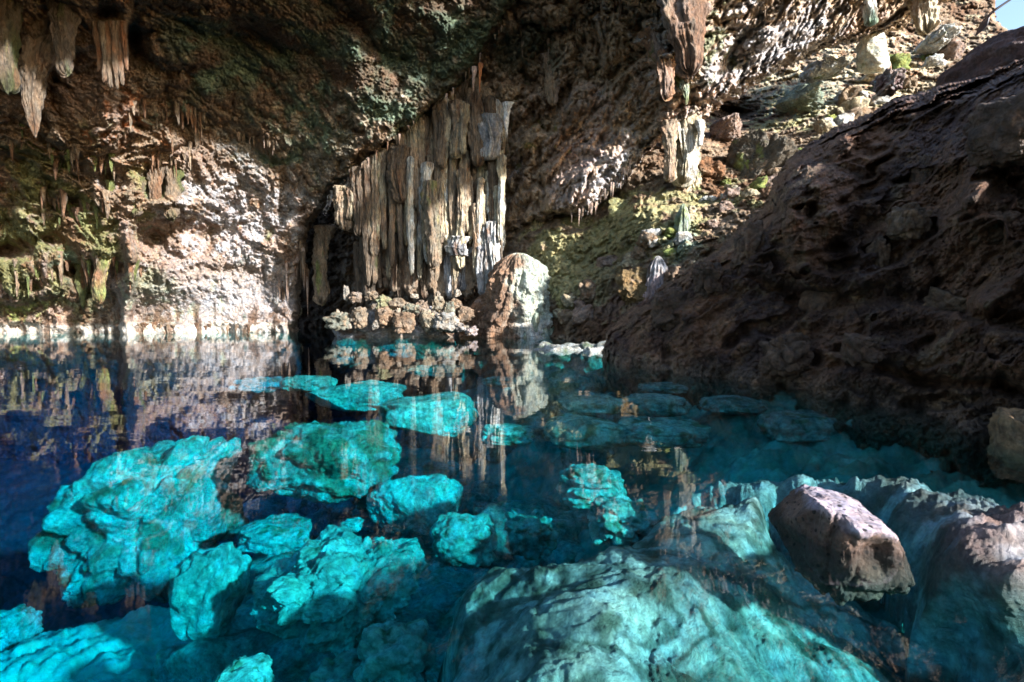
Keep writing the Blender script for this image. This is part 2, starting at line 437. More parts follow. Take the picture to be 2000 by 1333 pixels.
def dispE(P, X, Y):
    W = P + np.stack([fbm(P, 1.3, 3, off=3), fbm(P, 1.3, 3, off=9), fbm(P, 1.3, 3, off=17)], 1) * .16
    base = billow(P, .35, 2) * .5 + cell(W, .62) * .55 + cell(W, 1.5, 7) * .30 + cell(W, 3.4, 3) * .13 * (.3 + sm(fbm(P, .8, 2), -.2, .3)) + billow(P, 2.4, 6, .66) * .26
    t = P[:, 2] * 1.7 + fbm(P, .7, 4, off=71) * 1.6; saw = t - np.floor(t)
    base += .26 * saw ** 2 * sm(fbm(P, .6, 2, off=75), -.2, .15)
    Q = P + fbm(P, 1.1, 3, off=91)[:, None] * .22
    base += .34 * (cell(Q * np.array([1, 1, 1.6]), 1.15, 21) - .5) * sm(fbm(P, .45, 2, off=99), -.25, .1)
    base -= .35 * sm(fbm(P * np.array([1, 1, 1.4]), 1.0, 3, off=105), .22, .42)
    base += billow(P, 9, 3, .6) * .05
    for (cx, ty, by, w_, h) in [(1540, 330, 505, 20, .5), (1572, 300, 535, 24, .62), (1612, 320, 500, 18, .5), (1645, 300, 470, 20, .42), (1505, 410, 500, 16, .4), (1590, 470, 560, 16, .35), (1690, 470, 560, 16, .3), (1850, 240, 330, 18, .3), (1905, 300, 400, 20, .35)]:
        xx = X - cx - 6 * np.sin(Y / 25 + cx)
        base += h * np.sqrt(np.exp(-(xx / w_) ** 2)) * sm(Y, ty, ty + 45) * sm(Y, by + 12, by - 12)
    flu = cell(W * np.array([1, 1, .16]), 3.0, 9) * .28
    base += flu * (blobw(X, Y, 1560, 400, 90, 100) + .8 * blobw(X, Y, 1640, 270, 160, 50) + .6 * blobw(X, Y, 1900, 330, 100, 60) + .5 * blobw(X, Y, 1480, 520, 100, 50))
    for (cx, cy, rx, ry, h) in bumpsE:
        r2 = ((X - cx) / rx) ** 2 + ((Y - cy) / ry) ** 2
        base += .75 * h * np.exp(-r2 * 1.1)
    # horizontal undercut shelf
    base -= .45 * np.exp(-((Y - (560 + .12 * (X - 1500) + 14 * np.sin(X / 60))) / 18) ** 2) * sm(X, 1430, 1520) 
    base -= .5 * np.exp(-((Y - (690 + .16 * (X - 1500) + 8 * np.sin(X / 40))) / 12) ** 2) * sm(X, 1560, 1700)
    return base - .75
def colE(P, X, Y):
    n = len(P)
    a = fbm(P, .9, 4, off=14); b = fbm(P, 2.5, 4, off=26); c = fbm(P * np.array([1, 1, .4]), 4, 4, off=36)
    C = mix(const(np.array([.23, .115, .065]), n), const(np.array([.075, .038, .028]), n), sm(a, -.2, .35))
    C = mix(C, const(np.array([.36, .24, .14]), n), sm(b + blobw(X, Y, 1560, 400, 80, 90) * .5 + blobw(X, Y, 1770, 430, 50, 40) * .5 + blobw(X, Y, 1850, 680, 200, 90) * .25 - .35, 0, .4) * .85)
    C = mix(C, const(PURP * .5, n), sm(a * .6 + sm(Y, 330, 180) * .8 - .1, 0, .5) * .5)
    C = mix(C, const(np.array([.34, .19, .10]), n), sm(fbm(P, 3.2, 5, .65, off=111) - .15, 0, .3) * .6)
    C = mix(C, const(np.array([.12, .06, .02]), n), sm(c - .25, 0, .3) * .6)
    C = mix(C, const(np.array([.24, .19, .14]), n), sm(P[:, 2], .35, .0) * .5)
    return C
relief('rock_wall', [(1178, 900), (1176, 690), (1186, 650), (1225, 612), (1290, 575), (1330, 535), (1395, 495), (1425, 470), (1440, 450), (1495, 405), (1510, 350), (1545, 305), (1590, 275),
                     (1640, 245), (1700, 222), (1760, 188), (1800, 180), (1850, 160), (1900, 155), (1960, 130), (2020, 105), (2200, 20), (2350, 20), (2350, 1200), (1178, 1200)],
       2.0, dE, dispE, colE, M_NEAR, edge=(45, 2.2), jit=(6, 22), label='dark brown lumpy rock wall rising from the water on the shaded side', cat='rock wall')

# ------------------------------------------------------------------ closed rocks
_ico = {}
def ico(s):
    if s not in _ico:
        bm = bmesh.new(); bmesh.ops.create_icosphere(bm, subdivisions=s, radius=1)
        v = np.array([x.co[:] for x in bm.verts]); f = np.array([[q.index for q in x.verts] for x in bm.faces]); bm.free()
        _ico[s] = (v, f)
    return _ico[s]

def blob(c, r, seed, sub=5, lump=.35, fine=.06, block=.75, rot=0.0, facets=0):
    v, f = ico(s=sub); v = v.copy()
    n = v.copy()
    w = np.sign(v) * np.abs(v) ** block; w /= (np.abs(w) ** 3).sum(1)[:, None] ** (1 / 3.)
    S = v * 1.3 + seed * 13.7
    d = 1 + lump * (billow(S, .9, 2) - .45) + fbm(S, .8, 3) * lump * .5
    P = w * d[:, None]
    rr = np.random.RandomState(int(seed * 10) + 1)
    for k in range(facets):                      # broken flat faces
        h = rr.normal(size=3); h /= np.linalg.norm(h); t = rr.uniform(.62, .85)
        e = P @ h - t; m = e > 0
        P[m] -= np.outer(e[m] * .88, h)
    P = P * np.array(r)
    m = float(np.mean(r))
    ms = min(m, 1.6 * float(min(r)))
    dd = (cell(P + seed, 1.5 / m) - .6) * fine * ms * 1.6 + fbm(P + seed, 1.2 / m, 3) * fine * ms * 1.6 + (billow(P + seed, 4 / m, 5, .62) - .4) * fine * ms * 1.3
    P = P + n * dd[:, None]
    ca, sa = math.cos(rot), math.sin(rot)
    P = P @ np.array([[ca, sa, 0], [-sa, ca, 0], [0, 0, 1]])
    return P + np.array(c), f

def rockcol(P, a, b, c=None, s=1.0, seed=0, cw=0.0):
    n = len(P)
    t = fbm(P, s, 4, off=seed * 3.1)
    C = mix(const(a, n), const(b, n), sm(t, -.25, .3))
    if c is not None:
        C = mix(C, const(c, n), sm(fbm(P, s * 1.7, 4, off=seed * 5.3 + 9) + cw, 0, .35) * .85)
    return C

def pxrock(name, box, ztop=None, D=None, depth=.8, seed=1, cols=(TAN, PALE, MOSS), cw=-.2, mat=None, label='', cat='rock', group=None, sub=5, post=None, **kw):
    x0, x1, y0, y1 = box
    if D is None:
        D = float(depth_for_z(y0, ztop))
    rx = (x1 - x0) / 2 * D / F; rz = (y1 - y0) / 2 * D / F
    c = at1((x0 + x1) / 2, (y0 + y1) / 2, D)
    P, f = blob(c, (rx, rx * depth, rz), seed, sub=sub, **kw)
    if post: P = post(P, c, rx, rz)
    for it in range(3):
        qx, qy = proj(P)
        a0, a1, b0, b1 = qx.min(), qx.max(), qy.min(), qy.max()
        kx = (x1 - x0) / (a1 - a0); kz = float(np.clip((y1 - y0) / (b1 - b0), .55, 1.8))
        P = (P - c) * np.array([kx, 1.0 if kz > .9 else .85, kz]) + c
        qx, qy = proj(P)
        mv = np.array([((x0 + x1) - (qx.min() + qx.max())) / 2 * D / F, 0, -((y0 + y1) - (qy.min() + qy.max())) / 2 * D / F])
        P = P + mv; c = c + mv
    C = rockcol(P, cols[0], cols[1], cols[2], 1.6 / max(rx, .15), seed, cw)
    base = np.array([c[0], c[1], P[:, 2].min()])
    o = meshobj(name, P, None, C, mat or M_SUB, loc=base, tris=f)
    tag(o, label, cat, group)
    return o

def mound(name, px, ytop, ybot, hwt, hwb, D, seed, pal, label, cat='stalagmite', nf=6, flat=.8, group=None, parent=None, lean=0, power=1.6):
    A = at1(px, ytop, D); B = at1(px, ybot, D); h = A[2] - B[2]
    na, nh = int(np.clip(hwb * 4, 24, 260)), int(np.clip((ybot - ytop) * 1.2, 16, 200))
    th = np.linspace(0, 2 * np.pi, na, endpoint=False); t = np.linspace(0, 1, nh)
    T, TH = np.meshgrid(t, th, indexing='ij'); T, TH = T.ravel(), TH.ravel()
    R = (hwt + (hwb - hwt) * T ** power) * D / F * np.clip(T / .22, 0, 1) ** .5
    cx, sx = np.cos(TH), np.sin(TH)
    S = V3(cx * nf * .3 + seed, sx * nf * .3, T * h * .35)
    R = R * (1 + .40 * (billow(S, 1, 3) - .45) + .26 * fbm(V3(cx * 2, sx * 2, T * h * 1.5) + seed, 1.3, 4, .6))
    P = V3(A[0] + lean * h * (1 - T) + R * cx, A[1] + R * sx * flat, A[2] - T * h)
    i = np.arange(nh * na).reshape(nh, na); j = np.roll(i, -1, 1)
    f = np.stack([i[:-1].ravel(), i[1:].ravel(), j[1:].ravel(), j[:-1].ravel()], 1)
    C = rockcol(P, pal[0], pal[1], pal[2], .9, seed, -.15)
    if name == 'flowstone_mound' and seed < 5:
        k = sm((P[:, 0] - B[0]) / (hwb * D / F) + .45 * fbm(P, 1.2, 4), -.25, .2)
        C = mix(C, const(np.array([.44, .50, .42]), len(P)), k * .9)
        C = mix(C, const(np.array([.62, .60, .55]), len(P)), sm(P[:, 2] + .3 * fbm(P, 2, 3), .9, .3) * k)
    o = meshobj(name, P, f, C, M_DRIP, loc=B)
    if label: tag(o, label, cat, group)
    return o

SUBW = np.array([.90, .90, .84]); SUBT = np.array([.62, .66, .60]); SUBG = np.array([.24, .34, .20])
G_SUB = 'pale boulders lying under the clear water'
def skew(k):
    def g(P, c, rx, rz):
        t = (P[:, 0] - c[0]) / rx
        P[:, 2] += k * rz * t * (P[:, 2] > c[2] - rz * .3)
        return P
    return g
def taper(P, c, rx, rz):
    t = np.clip((c[2] + rz * .2 - P[:, 2]) / (1.2 * rz), 0, 1)
    P[:, 0] = c[0] + (P[:, 0] - c[0]) * (1 - .55 * t)
    P[:, 1] = c[1] + (P[:, 1] - c[1]) * (1 - .4 * t)
    return P
sub_list = [
 # box, ztop, sub, depth, extra, label
 ((55, 485, 850, 1190), -.75, 7, .75, dict(lump=.38, fine=.07, post=skew(.25), facets=0), 'largest pale green submerged boulder with a fluted shaded front'),
 ((480, 785, 820, 985), -.55, 7, .7, dict(lump=.3, fine=.08, facets=0), 'rough submerged boulder with dark green algae patches behind the largest one'),
 ((595, 795, 742, 806), -.35, 6, .8, dict(fine=.03, lump=.18, facets=3), 'long flat turquoise slab under water beyond the algae covered boulder'),
 ((735, 935, 765, 855), -.30, 6, .8, dict(fine=.03, lump=.18, facets=3), 'pale slab under water crossed by the reflection of the curtain'),
 ((545, 660, 733, 765), -.30, 5, .8, dict(lump=.3), 'small bright turquoise slab farthest out under the water'),
 ((715, 905, 925, 1048), -1.2, 6, .7, dict(lump=.2, facets=3), 'smooth angular bright blue block in the middle of the pool'),
 ((838, 972, 1000, 1112), -1.0, 6, .8, dict(lump=.3), 'rounded teal boulder lying against the large ledge'),
 ((328, 492, 1058, 1270), -1.1, 6, .8, dict(lump=.3, fine=.05, post=taper), 'pear shaped bright boulder narrowing downwards with a dark hole on top'),
 ((486, 840, 1025, 1300), -.85, 7, .8, dict(lump=.45, fine=.13, post=taper), 'big lumpy boulder of several knobs in the middle foreground'),
 ((688, 852, 1208, 1360), -.85, 6, .8, dict(lump=.45), 'knobbly round boulder beside the foot of the ledge'),
 ((418, 538, 1275, 1400), -1.0, 6, .9, dict(lump=.2), 'small round pale boulder cut off by the lower edge'),
 ((600, 735, 1268, 1400), -1.05, 5, .8, dict(lump=.4), 'dim boulder half hidden beside the knobbly round one'),
 ((462, 610, 1003, 1085), -1.6, 6, .8, dict(lump=.3), 'dull green boulder behind the big lumpy one'),
 ((984, 1092, 992, 1095), -1.0, 6, .9, dict(lump=.5), 'dim blue boulder wedged behind the ledge'),
 ((1085, 1225, 905, 1000), -.55, 6, .9, dict(lump=.35), 'blue boulder in shade under the talus reflection'),
 ((1060, 1245, 806, 880), -.30, 6, .8, dict(fine=.03, lump=.18, facets=2), 'smooth rounded slab nearest the end of the dark rock wall'),
 ((1085, 1222, 770, 812), -.15, 5, .8, dict(fine=.03, lump=.18), 'thin pale slab just under the surface near the dark wall'),
 ((1212, 1352, 768, 815), -.15, 5, .8, dict(fine=.03, lump=.18), 'flat oval slab just under the surface along the dark wall'),
 ((1205, 1390, 815, 880), -.30, 6, .8, dict(fine=.03, lump=.18), 'dark blue slab behind the long ledge'),
 ((1478, 1655, 800, 866), -.15, 6, .8, dict(fine=.03, lump=.18, facets=3), 'dark green slab below the dark wall'),
 ((1365, 1500, 772, 812), -.15, 5, .8, dict(fine=.03, lump=.18), 'low olive slab at the foot of the dark wall'),
 ((1245, 1352, 746, 772), -.12, 5, .8, dict(lump=.3), 'small flat stone under water at the wall foot'),
 ((935, 1045, 828, 872), -.5, 5, .8, dict(lump=.3), 'small blue slab right of the curtain reflection'),
 ((1145, 1295, 968, 1070), -.55, 6, .9, dict(lump=.5), 'blue lump joining the back of the ledge'),
 ((795, 905, 712, 738), -.3, 5, .8, dict(lump=.3), 'far thin slab under water in front of the curtain island'),
 ((690, 760, 950, 1000), -1.7, 5, .8, dict(lump=.4), 'small dark stone between the two bright boulders'),
 ((660, 712, 1010, 1040), -1.6, 4, .8, dict(lump=.4), 'small pale stone beside the angular blue block'),
 ((445, 560, 735, 770), -1.2, 5, .9, dict(lump=.4), 'faint turquoise slab farther left under water'),
 ((940, 1010, 735, 758), -.3, 5, .8, dict(lump=.3), 'narrow far slab under the reflection of the flowstone mound'),
 ((-60, 80, 1180, 1300), -2.3, 6, .9, dict(lump=.3), 'soft bright stone at the left on the silt'),
]
for i, (box, zt, sub, dep, kw, lab) in enumerate(sub_list):
    g = [(.05), (.25), (-.25), (-.15), (-.3), (-.5), (-.1), (-.35), (-.35), (-.1)]
    cw = g[i] - .12 if i < len(g) else -.15
    br = [.95, .75, 1, 1, 1, 1, .9, 1, 1, .9, 1, .7, .8, .8, .9, 1, 1, 1, .9, .75, .75, .8, 1, .9, 1, .6, 1, 1, 1, 1][i]
    pxrock('submerged_boulder', box, ztop=zt, depth=dep, seed=i + 2, cols=(SUBW * br, SUBT * br, SUBG * .8), cw=cw, mat=M_SUB, label=lab, cat='boulder', group=G_SUB, sub=sub, **kw)

# ------------------------------------------------------------------ pool floor
zF = TPS([(-12000, 1500, -2.6), (-1500, 1500, -2.2), (0, 1200, -1.6), (1500, 1200, -.9), (3500, 2000, -.6), (-1500, 3000, -2.4), (-3000, 3500, -2.4), (-5000, 4500, -2.5), (-3000, 5000, -2.6), (-4700, 5800, -2.6), (-7500, 5500, -3.2), (-5500, 7800, -4.4), (-6000, 9000, -6),
          (-300, 3500, -2.4), (0, 6000, -2.6), (-1500, 7000, -3.0), (2500, 5000, -.9), (4000, 5000, -.4), (1500, 8000, -1.1), (0, 11000, -1.6), (-2500, 11000, -2.6), (-1500, 15000, -1.8), (1500, 12000, -.7),
          (-10000, 16000, -6.5), (-15000, 25000, -6.5), (0, 20000, -1.5), (3000, 18000, -.4), (-5000, 20000, -3.5), (8000, 30000, -.5), (-20000, 35000, -7), (-20000, 5000, -6)], reg=.01)
ny, nx = 620, 1000
yy = np.geomspace(.5, 40, ny); uu = np.linspace(-1.6, 1.5, nx)
Yg, Ug = np.meshgrid(yy, uu, indexing='ij'); Xg = (Ug * (Yg + .3)).ravel(); Yg = Yg.ravel()
Zg = zF(Xg * 1000, Yg * 1000)
P0 = V3(Xg, Yg, Xg * 0)
Zg = np.clip(Zg, -6.0, -.25)
Zg = Zg + (billow(P0, .9, 4) - .4) * .30 + (billow(P0, 3.5, 3) - .4) * .09
P = V3(Xg, Yg, Zg)
n = len(P)
C = rockcol(P, np.array([.42, .44, .38]), np.array([.24, .27, .22]), np.array([.55, .56, .46]), 1.0, 3, -.25)
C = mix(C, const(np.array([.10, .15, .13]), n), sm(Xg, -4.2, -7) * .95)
C = mix(C, const(np.array([.50, .52, .46]), n), sm(Xg, .2, 1.0) * sm(Yg, 4, 2.5))
C = mix(C, const(np.array([.62, .62, .55]), n), np.clip(1.4 * np.exp(-((Xg + 4.8) / 2.4) ** 2 - ((Yg - 5.2) / 1.5) ** 2), 0, 1))
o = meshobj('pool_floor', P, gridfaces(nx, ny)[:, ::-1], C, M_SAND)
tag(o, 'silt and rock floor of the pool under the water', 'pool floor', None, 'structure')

fr_ = np.random.RandomState(77)
for i in range(52):
    px = fr_.uniform(470, 1330); py = fr_.uniform(700, 1300)
    if px > 900 + (1330 - py) * .8 and py > 900: continue
    D = 3.0 * 1000 / (py - 610); D = min(D, 15)
    rr_ = fr_.uniform(.22, .5) * (1 + .06 * D)
    c = at1(px, py, D); c[2] = float(np.clip(zF(np.array([c[0] * 1000]), np.array([c[1] * 1000]))[0], -6, -.5)) + .15 * rr_
    P, f = blob(c, (rr_ * 1.2, rr_, rr_ * .8), 500 + i, sub=5, lump=.35, fine=.08, facets=1, rot=fr_.uniform(0, 3))
    o = meshobj('bed_boulder', P, None, rockcol(P, SUBW * .85, SUBT * .8, SUBG, 1.5, i, -.1), M_SUB, loc=(c[0], c[1], P[:, 2].min()), tris=f)
    tag(o, 'one of the dim rounded boulders resting on the pool bed between the large ones', 'boulder', 'dim boulders on the pool bed')

# ------------------------------------------------------------------ submerged ledges
def ledge(name, poly, step, zfn, T, w, disp, colfn, mat, label, cat, jit=(10, 40)):
    p = np.array(poly, float); x0, y0 = p.min(0) - 6; x1, y1 = p.max(0) + 6
    nx = int((x1 - x0) / step) + 1; ny = int((y1 - y0) / step) + 1
    X, Y = np.meshgrid(np.linspace(x0, x1, nx), np.linspace(y0, y1, ny)); X, Y = X.ravel(), Y.ravel()
    d = polydist(X, Y, poly) + fbm(V3(X / jit[1], Y / jit[1], X * 0 + 5), 1, 4, .6) * jit[0]
    z = np.minimum(zfn(X, Y), .025)
    D = depth_for_z(Y, z)
    P = at(X, Y, D)
    q = 1 - np.clip(d / w, 0, 1)
    P[:, 2] -= T * (1 - np.sqrt(np.maximum(0, 1 - q * q)))
    P[:, 2] += disp(P, X, Y) * (1 - .5 * q)
    keep = d > -step
    f = gridfaces(nx, ny, keep)
    C = colfn(P, X, Y)
    P, f, C = compact(P, f, C)
    base = P.mean(0)
    o = meshobj(name, P, f, C, mat, loc=base)
    tag(o, label, cat)
    return o
zL = TPS([(900, 1130, -.75), (860, 1333, -.75), (1000, 1100, -.55), (1300, 960, -.38), (1450, 950, -.22), (1100, 1300, -.5), (1300, 1150, -.35), (1500, 1250, -.50), (1500, 1333, -.55), (1700, 1300, -.70), (1800, 1400, -.75), (1500, 1100, -.42), (1620, 1120, -.62), (1000, 1450, -.6)])
def dispL(P, X, Y):
    W = P * np.array([1, 1, 0]) ; W = W + np.stack([fbm(W, 2, 2, off=3), fbm(W, 2, 2, off=9), 0 * X], 1) * .12
    return (cell(W, 1.9) - .6) * .19 + (cell(W * np.array([1, .7, 1]), 4.2, 3) - .6) * .05 + fbm(W, 3.5, 4) * .05 + (billow(W, 9, 3, .6) - .4) * .02 + fbm(W, .9, 2) * .12
def colL(P, X, Y):
    n = len(P)
    C = rockcol(P, np.array([.78, .77, .74]), np.array([.44, .46, .43]), np.array([.16, .18, .14]), 3.0, 8, -.12)
    Q = P * np.array([1, 1, 0]) + np.stack([fbm(P, 1.6, 3, off=131), fbm(P, 1.6, 3, off=137), 0 * X], 1) * .22
    band = np.abs(perlin(V3(Q[:, 0] * 3.4 - Q[:, 1] * 1.5, Q[:, 0] * 1.2 + Q[:, 1] * 3.0, 0 * X) ))
    C = mix(C, const(np.array([.12, .15, .12]), n), sm(band + .25 * fbm(P, 6, 4, off=141), .17, .04) * .75)
    C = mix(C, const(np.array([.90, .88, .84]), n), sm(band + .3 * fbm(P, 5, 4, off=151), .34, .5) * .7)
    C = mix(C, const(np.array([.38, .20, .12]), n), sm(fbm(P, 3, 4, off=61) + blobw(X, Y, 1300, 1180, 120, 90) * .6 - .75, 0, .25) * .8)
    return C
ledge('rock_ledge', [(850, 1150), (905, 1105), (1010, 1085), (1120, 1060), (1200, 1010), (1290, 960), (1340, 948), (1440, 940), (1530, 950), (1540, 1010), (1560, 1060), (1660, 1120), (1780, 1180), (1900, 1290), (2080, 1480), (820, 1480), (840, 1300)],
      2.5, zL, 1.3, 70, dispL, colL, M_SUB, 'broad furrowed rock ledge under water in the near foreground', 'rock ledge')
zK = TPS([(1300, 920, -.22), (1500, 880, -.08), (1700, 880, -.06), (1900, 900, -.1), (1600, 930, -.14), (1900, 990, -.06), (1870, 1045, .0), (1990, 1100, .01), (2000, 1200, -.22), (1800, 1080, -.12), (1850, 1250, -.5), (1950, 1290, -.45), (2100, 1300, -.4), (2000, 1500, -.6), (2200, 1100, -.1)])
def dispK(P, X, Y):
    W = P * np.array([1, 1, 0])
    W = V3(W[:, 0] * .8 + W[:, 1] * .3, W[:, 1] * 1.6, 0 * X)
    return (billow(W, 2.2, 4) - .45) * .13 + (billow(W, 9, 3, .6) - .4) * .03
def colK(P, X, Y):
    n = len(P)
    C = rockcol(P, np.array([.42, .38, .40]), np.array([.28, .19, .17]), np.array([.66, .64, .68]), 1.8, 18, -.15)
    return C
ledge('rock_shelf', [(1290, 935), (1340, 890), (1420, 868), (1560, 860), (1750, 868), (1900, 900), (2100, 940), (2300, 1600), (1960, 1600), (1900, 1420), (1820, 1280), (1770, 1160), (1790, 1040), (1700, 960), (1540, 940), (1400, 930)],
      2.5, zK, .6, 110, dispK, colK, M_NEAR, 'reddish brown rock shelf barely under water below the dark wall', 'rock shelf')

# ------------------------------------------------------------------ emergent rock and its neighbours
def emer_cols(P):
    return P
def flat_top(P, c, rx, rz):
    z = (P[:, 2] - c[2]) / rz
    t = (P[:, 0] - c[0]) / rx
    lim = .50 - .20 * t + .1 * fbm(P, 5, 3)
    z = np.where(z > lim, lim + (z - lim) * .22, z)
    P[:, 2] = c[2] + z * rz
    return P
o = pxrock('emergent_rock', (1502, 1785, 945, 1185), D=2.36, depth=1.1, seed=31.3, cols=(np.array([.15, .095, .072]), np.array([.115, .073, .056]), BROWN), cw=-.6, mat=M_SPOT,  # face colour kept dark for the shade on it
       label='speckled tan rock with its top painted pale as if lit, poking out of the water', cat='rock', sub=7, lump=.22, fine=.05, block=.6, facets=6, post=flat_top)
me = o.data; n = len(me.vertices); co_ = np.zeros(n * 3, np.float32); me.vertices.foreach_get('co', co_); co_ = co_.reshape(-1, 3) + np.array(o.location)
at_ = me.color_attributes['col']; cc_ = np.zeros(n * 4, np.float32); at_.data.foreach_get('color', cc_); cc_ = cc_.reshape(-1, 4)
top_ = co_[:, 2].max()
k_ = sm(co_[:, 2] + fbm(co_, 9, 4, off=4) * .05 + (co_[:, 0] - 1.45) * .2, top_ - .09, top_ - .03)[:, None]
cc_[:, :3] = cc_[:, :3] * (1 - k_) + np.array([.34, .29, .34]) * k_  # light falling on the top painted in as pale lavender
k_ = sm(co_[:, 2], .035, .012)[:, None]
cc_[:, :3] *= 1 - .45 * k_                          # wet stain line
at_.data.foreach_set('color', cc_.ravel())
pxrock('emergent_rock', (1935, 2090, 795, 935), D=3.75, depth=.9, seed=41, cols=(np.array([.30, .19, .10]), np.array([.40, .26, .14]), BROWN), cw=-.3, mat=M_NEAR,
       label='brown rock standing in the water at the right edge', cat='rock', sub=6, lump=.3)
# stones at the foot of the dark wall
for i, (box, D, lab) in enumerate([((1560, 1700, 735, 800), 6.6, 'flat tan stone at the foot of the dark wall'), ((1690, 1800, 745, 815), 6.0, 'broken tan stone beside the flat one under the dark wall'),
        ((1810, 1960, 775, 850), 5.2, 'low brown stones under the dark wall near its near end'), ((1440, 1530, 715, 765), 7.4, 'small rounded brown stone at the wall foot')]):
    pxrock('shore_stone', box, D=D, depth=.7, seed=60 + i, cols=(np.array([.34, .22, .13]), np.array([.22, .14, .085]), BROWN), cw=-.2, mat=M_NEAR, label=lab, cat='stone', group='stones along the foot of the dark wall', sub=5, lump=.4, facets=4)
pxrock('boulder', (1835, 2200, 32, 230), D=9.5, depth=.8, seed=71, cols=(PURP * .7, PURP * .5, np.array([.20, .13, .12])), cw=-.3, mat=M_NEAR,
       label='large smooth purple brown boulder below the daylight opening', cat='boulder', sub=7, lump=.2, fine=.03)
pxrock('boulder', (1700, 1770, 132, 190), D=9.8, depth=.8, seed=72, cols=(PINK, PURP, WHITE), cw=-.2, mat=M_NEAR,
       label='small pinkish knob on the crest of the dark wall', cat='boulder', sub=6, lump=.5)
def wallknob(box, seed, cc, lab, **kw):
    cx, cy = (box[0] + box[1]) / 2, (box[2] + box[3]) / 2
    D = surf(dE, dispE, cx, cy); D -= .12 * (box[1] - box[0]) * D / F
    pxrock('wall_boulder', box, D=D, depth=.8, seed=seed, cols=(cc, cc * .6, BROWN * .7), cw=-.2, mat=M_NEAR, label=lab, cat='boulder', sub=6, **kw)
KB = np.array([.26, .165, .10]); KD = np.array([.16, .095, .06])
wallknob((1730, 1822, 395, 472), 401, KB, 'round tan knob bulging from the middle of the dark wall', lump=.35)
wallknob((1885, 2060, 170, 330), 402, KD, 'big rounded bulge high on the dark wall at the right edge', lump=.3)
wallknob((1690, 1740, 460, 560), 403, KB * .8, 'tall narrow tan knob under the round one on the dark wall', lump=.4)
wallknob((1890, 1990, 410, 480), 404, KD * 1.2, 'flattish brown bulge near the right edge of the dark wall', lump=.5)
wallknob((1775, 1850, 300, 385), 405, KD, 'dark bulge above the round tan knob', lump=.5)
wallknob((1425, 1505, 430, 545), 406, KD * 1.3, 'brown rounded shoulder where the dark wall drops towards the slope', lump=.5)
wallknob((1270, 1350, 560, 650), 407, KD, 'low rounded lump near the far end of the dark wall', lump=.5)
wallknob((1560, 1650, 545, 640), 408, KD * 1.2, 'blocky brown lump above the waterline of the dark wall', lump=.5, facets=4)
wallknob((1800, 1920, 560, 640), 409, KB * .8, 'broad tan ledge block in the lower dark wall', lump=.5, facets=4)
wallknob((1480, 1590, 650, 740), 410, KD * 1.2, 'rounded brown bulge just above the water', lump=.5)
wallknob((1640, 1730, 650, 720), 411, KD, 'dark lump above the shore stones', lump=.5, facets=3)
wallknob((1350, 1430, 510, 590), 412, KD * .9, 'dark knobby crest lump at the lower step of the dark wall', lump=.55)
# white pointed block on the slope
P, f = blob(at1(1703, 105, 25), (.85, .6, .85), 80.5, sub=5, lump=.2, fine=.04, facets=9)
o = meshobj('pointed_block', P, None, rockcol(P, np.array([.9, .9, .8]), np.array([.8, .8, .66]), MOSS, 2, 2, -.3), M_TALUS, loc=P.min(0), tris=f)
tag(o, 'bright white pointed block lying high on the slope', 'rock')

# mossy boulders on the slope
tal = [((1060, 1145, 430, 500), 24, np.array([.46, .44, .22]), 'round yellow green mossy boulder right of the curtain'), ((1180, 1330, 375, 480), 22, np.array([.44, .42, .20]), 'large mossy boulder in the middle of the slope'),
       ((1040, 1210, 480, 600), 23.5, np.array([.46, .42, .22]), 'wide mossy rock face behind the flowstone mound'), ((1340, 1470, 365, 450), 20, BROWN * 1.8, 'brown pitted boulder on the slope beside the dark wall'),
       ((1395, 1560, 250, 420), 21.5, np.array([.15, .13, .10]), 'dark grey brown boulder above the end of the dark wall'), ((1330, 1420, 305, 380), 21.5, BROWN * 1.5, 'brown block under the white pillar'),
       ((1290, 1400, 455, 520), 18, TAN, 'tan knob with pale moss low on the slope'), ((1140, 1215, 595, 655), 19.5, GREY, 'grey rubble boulder at the water beside the dark wall'),
       ((1075, 1150, 610, 662), 20.5, PINK, 'pale pitted rock at the water right of the mound'), ((1200, 1300, 520, 600), 17, np.array([.28, .19, .09]), 'fluted brown knob on the lower slope'),
       ((1560, 1660, 110, 165), 26, PALE, 'bright white boulder under the slanting ceiling'), ((1510, 1610, 160, 235), 26.5, TEAL, 'pale green block on the upper slope'),
       ((1610, 1700, 190, 255), 25.5, CREAM, 'cream boulder on the upper slope'), ((1385, 1450, 220, 290), 25, PINK, 'tilted orange and white slab beside the white pillar'),
       ((1780, 1880, 45, 110), 30, PALE * .9, 'sunlit green white boulder next to the opening'), ((1460, 1560, 395, 440), 15, PINK, 'small pinkish rock at the crest of the dark wall')]
for i, (box, D, colr, lab) in enumerate(tal):
    pxrock('slope_boulder', box, D=D, depth=.8, seed=100 + i, cols=(colr, colr * .75, TAN if i % 2 else MOSS), cw=-.25, mat=M_TALUS, label=lab, cat='boulder', group='boulders on the rocky slope', sub=6, lump=.5, fine=.12, facets=3)
# rubble: small stones scattered on the slope
rub = []
for k in range(70):
    px = rs.uniform(1090, 1880); top = 610 - (px - 1090) * .70; w = rs.uniform(8, 22)
    rub.append((px, top + rs.uniform(-30, 45), w))
for i, (px, py, w) in enumerate(rub):
    D = surf(dC, dispC, px, py) - .1
    c = at1(px, py, D); r = w * D / F
    P, f = blob(c, (r, r, r * rs.uniform(.6, 1)), 200 + i, sub=4, lump=.5, fine=.1, facets=5)
    cc = [TAN, CREAM, PINK, MOSS * 1.3, PALE * .8][i % 5]
    o = meshobj('slope_stone', P, None, rockcol(P, cc, cc * .7, BROWN, 3, i, -.3), M_TALUS, loc=c, tris=f)
    tag(o, 'one of the small angular stones strewn on the sunlit slope', 'stone', 'small stones on the slope')

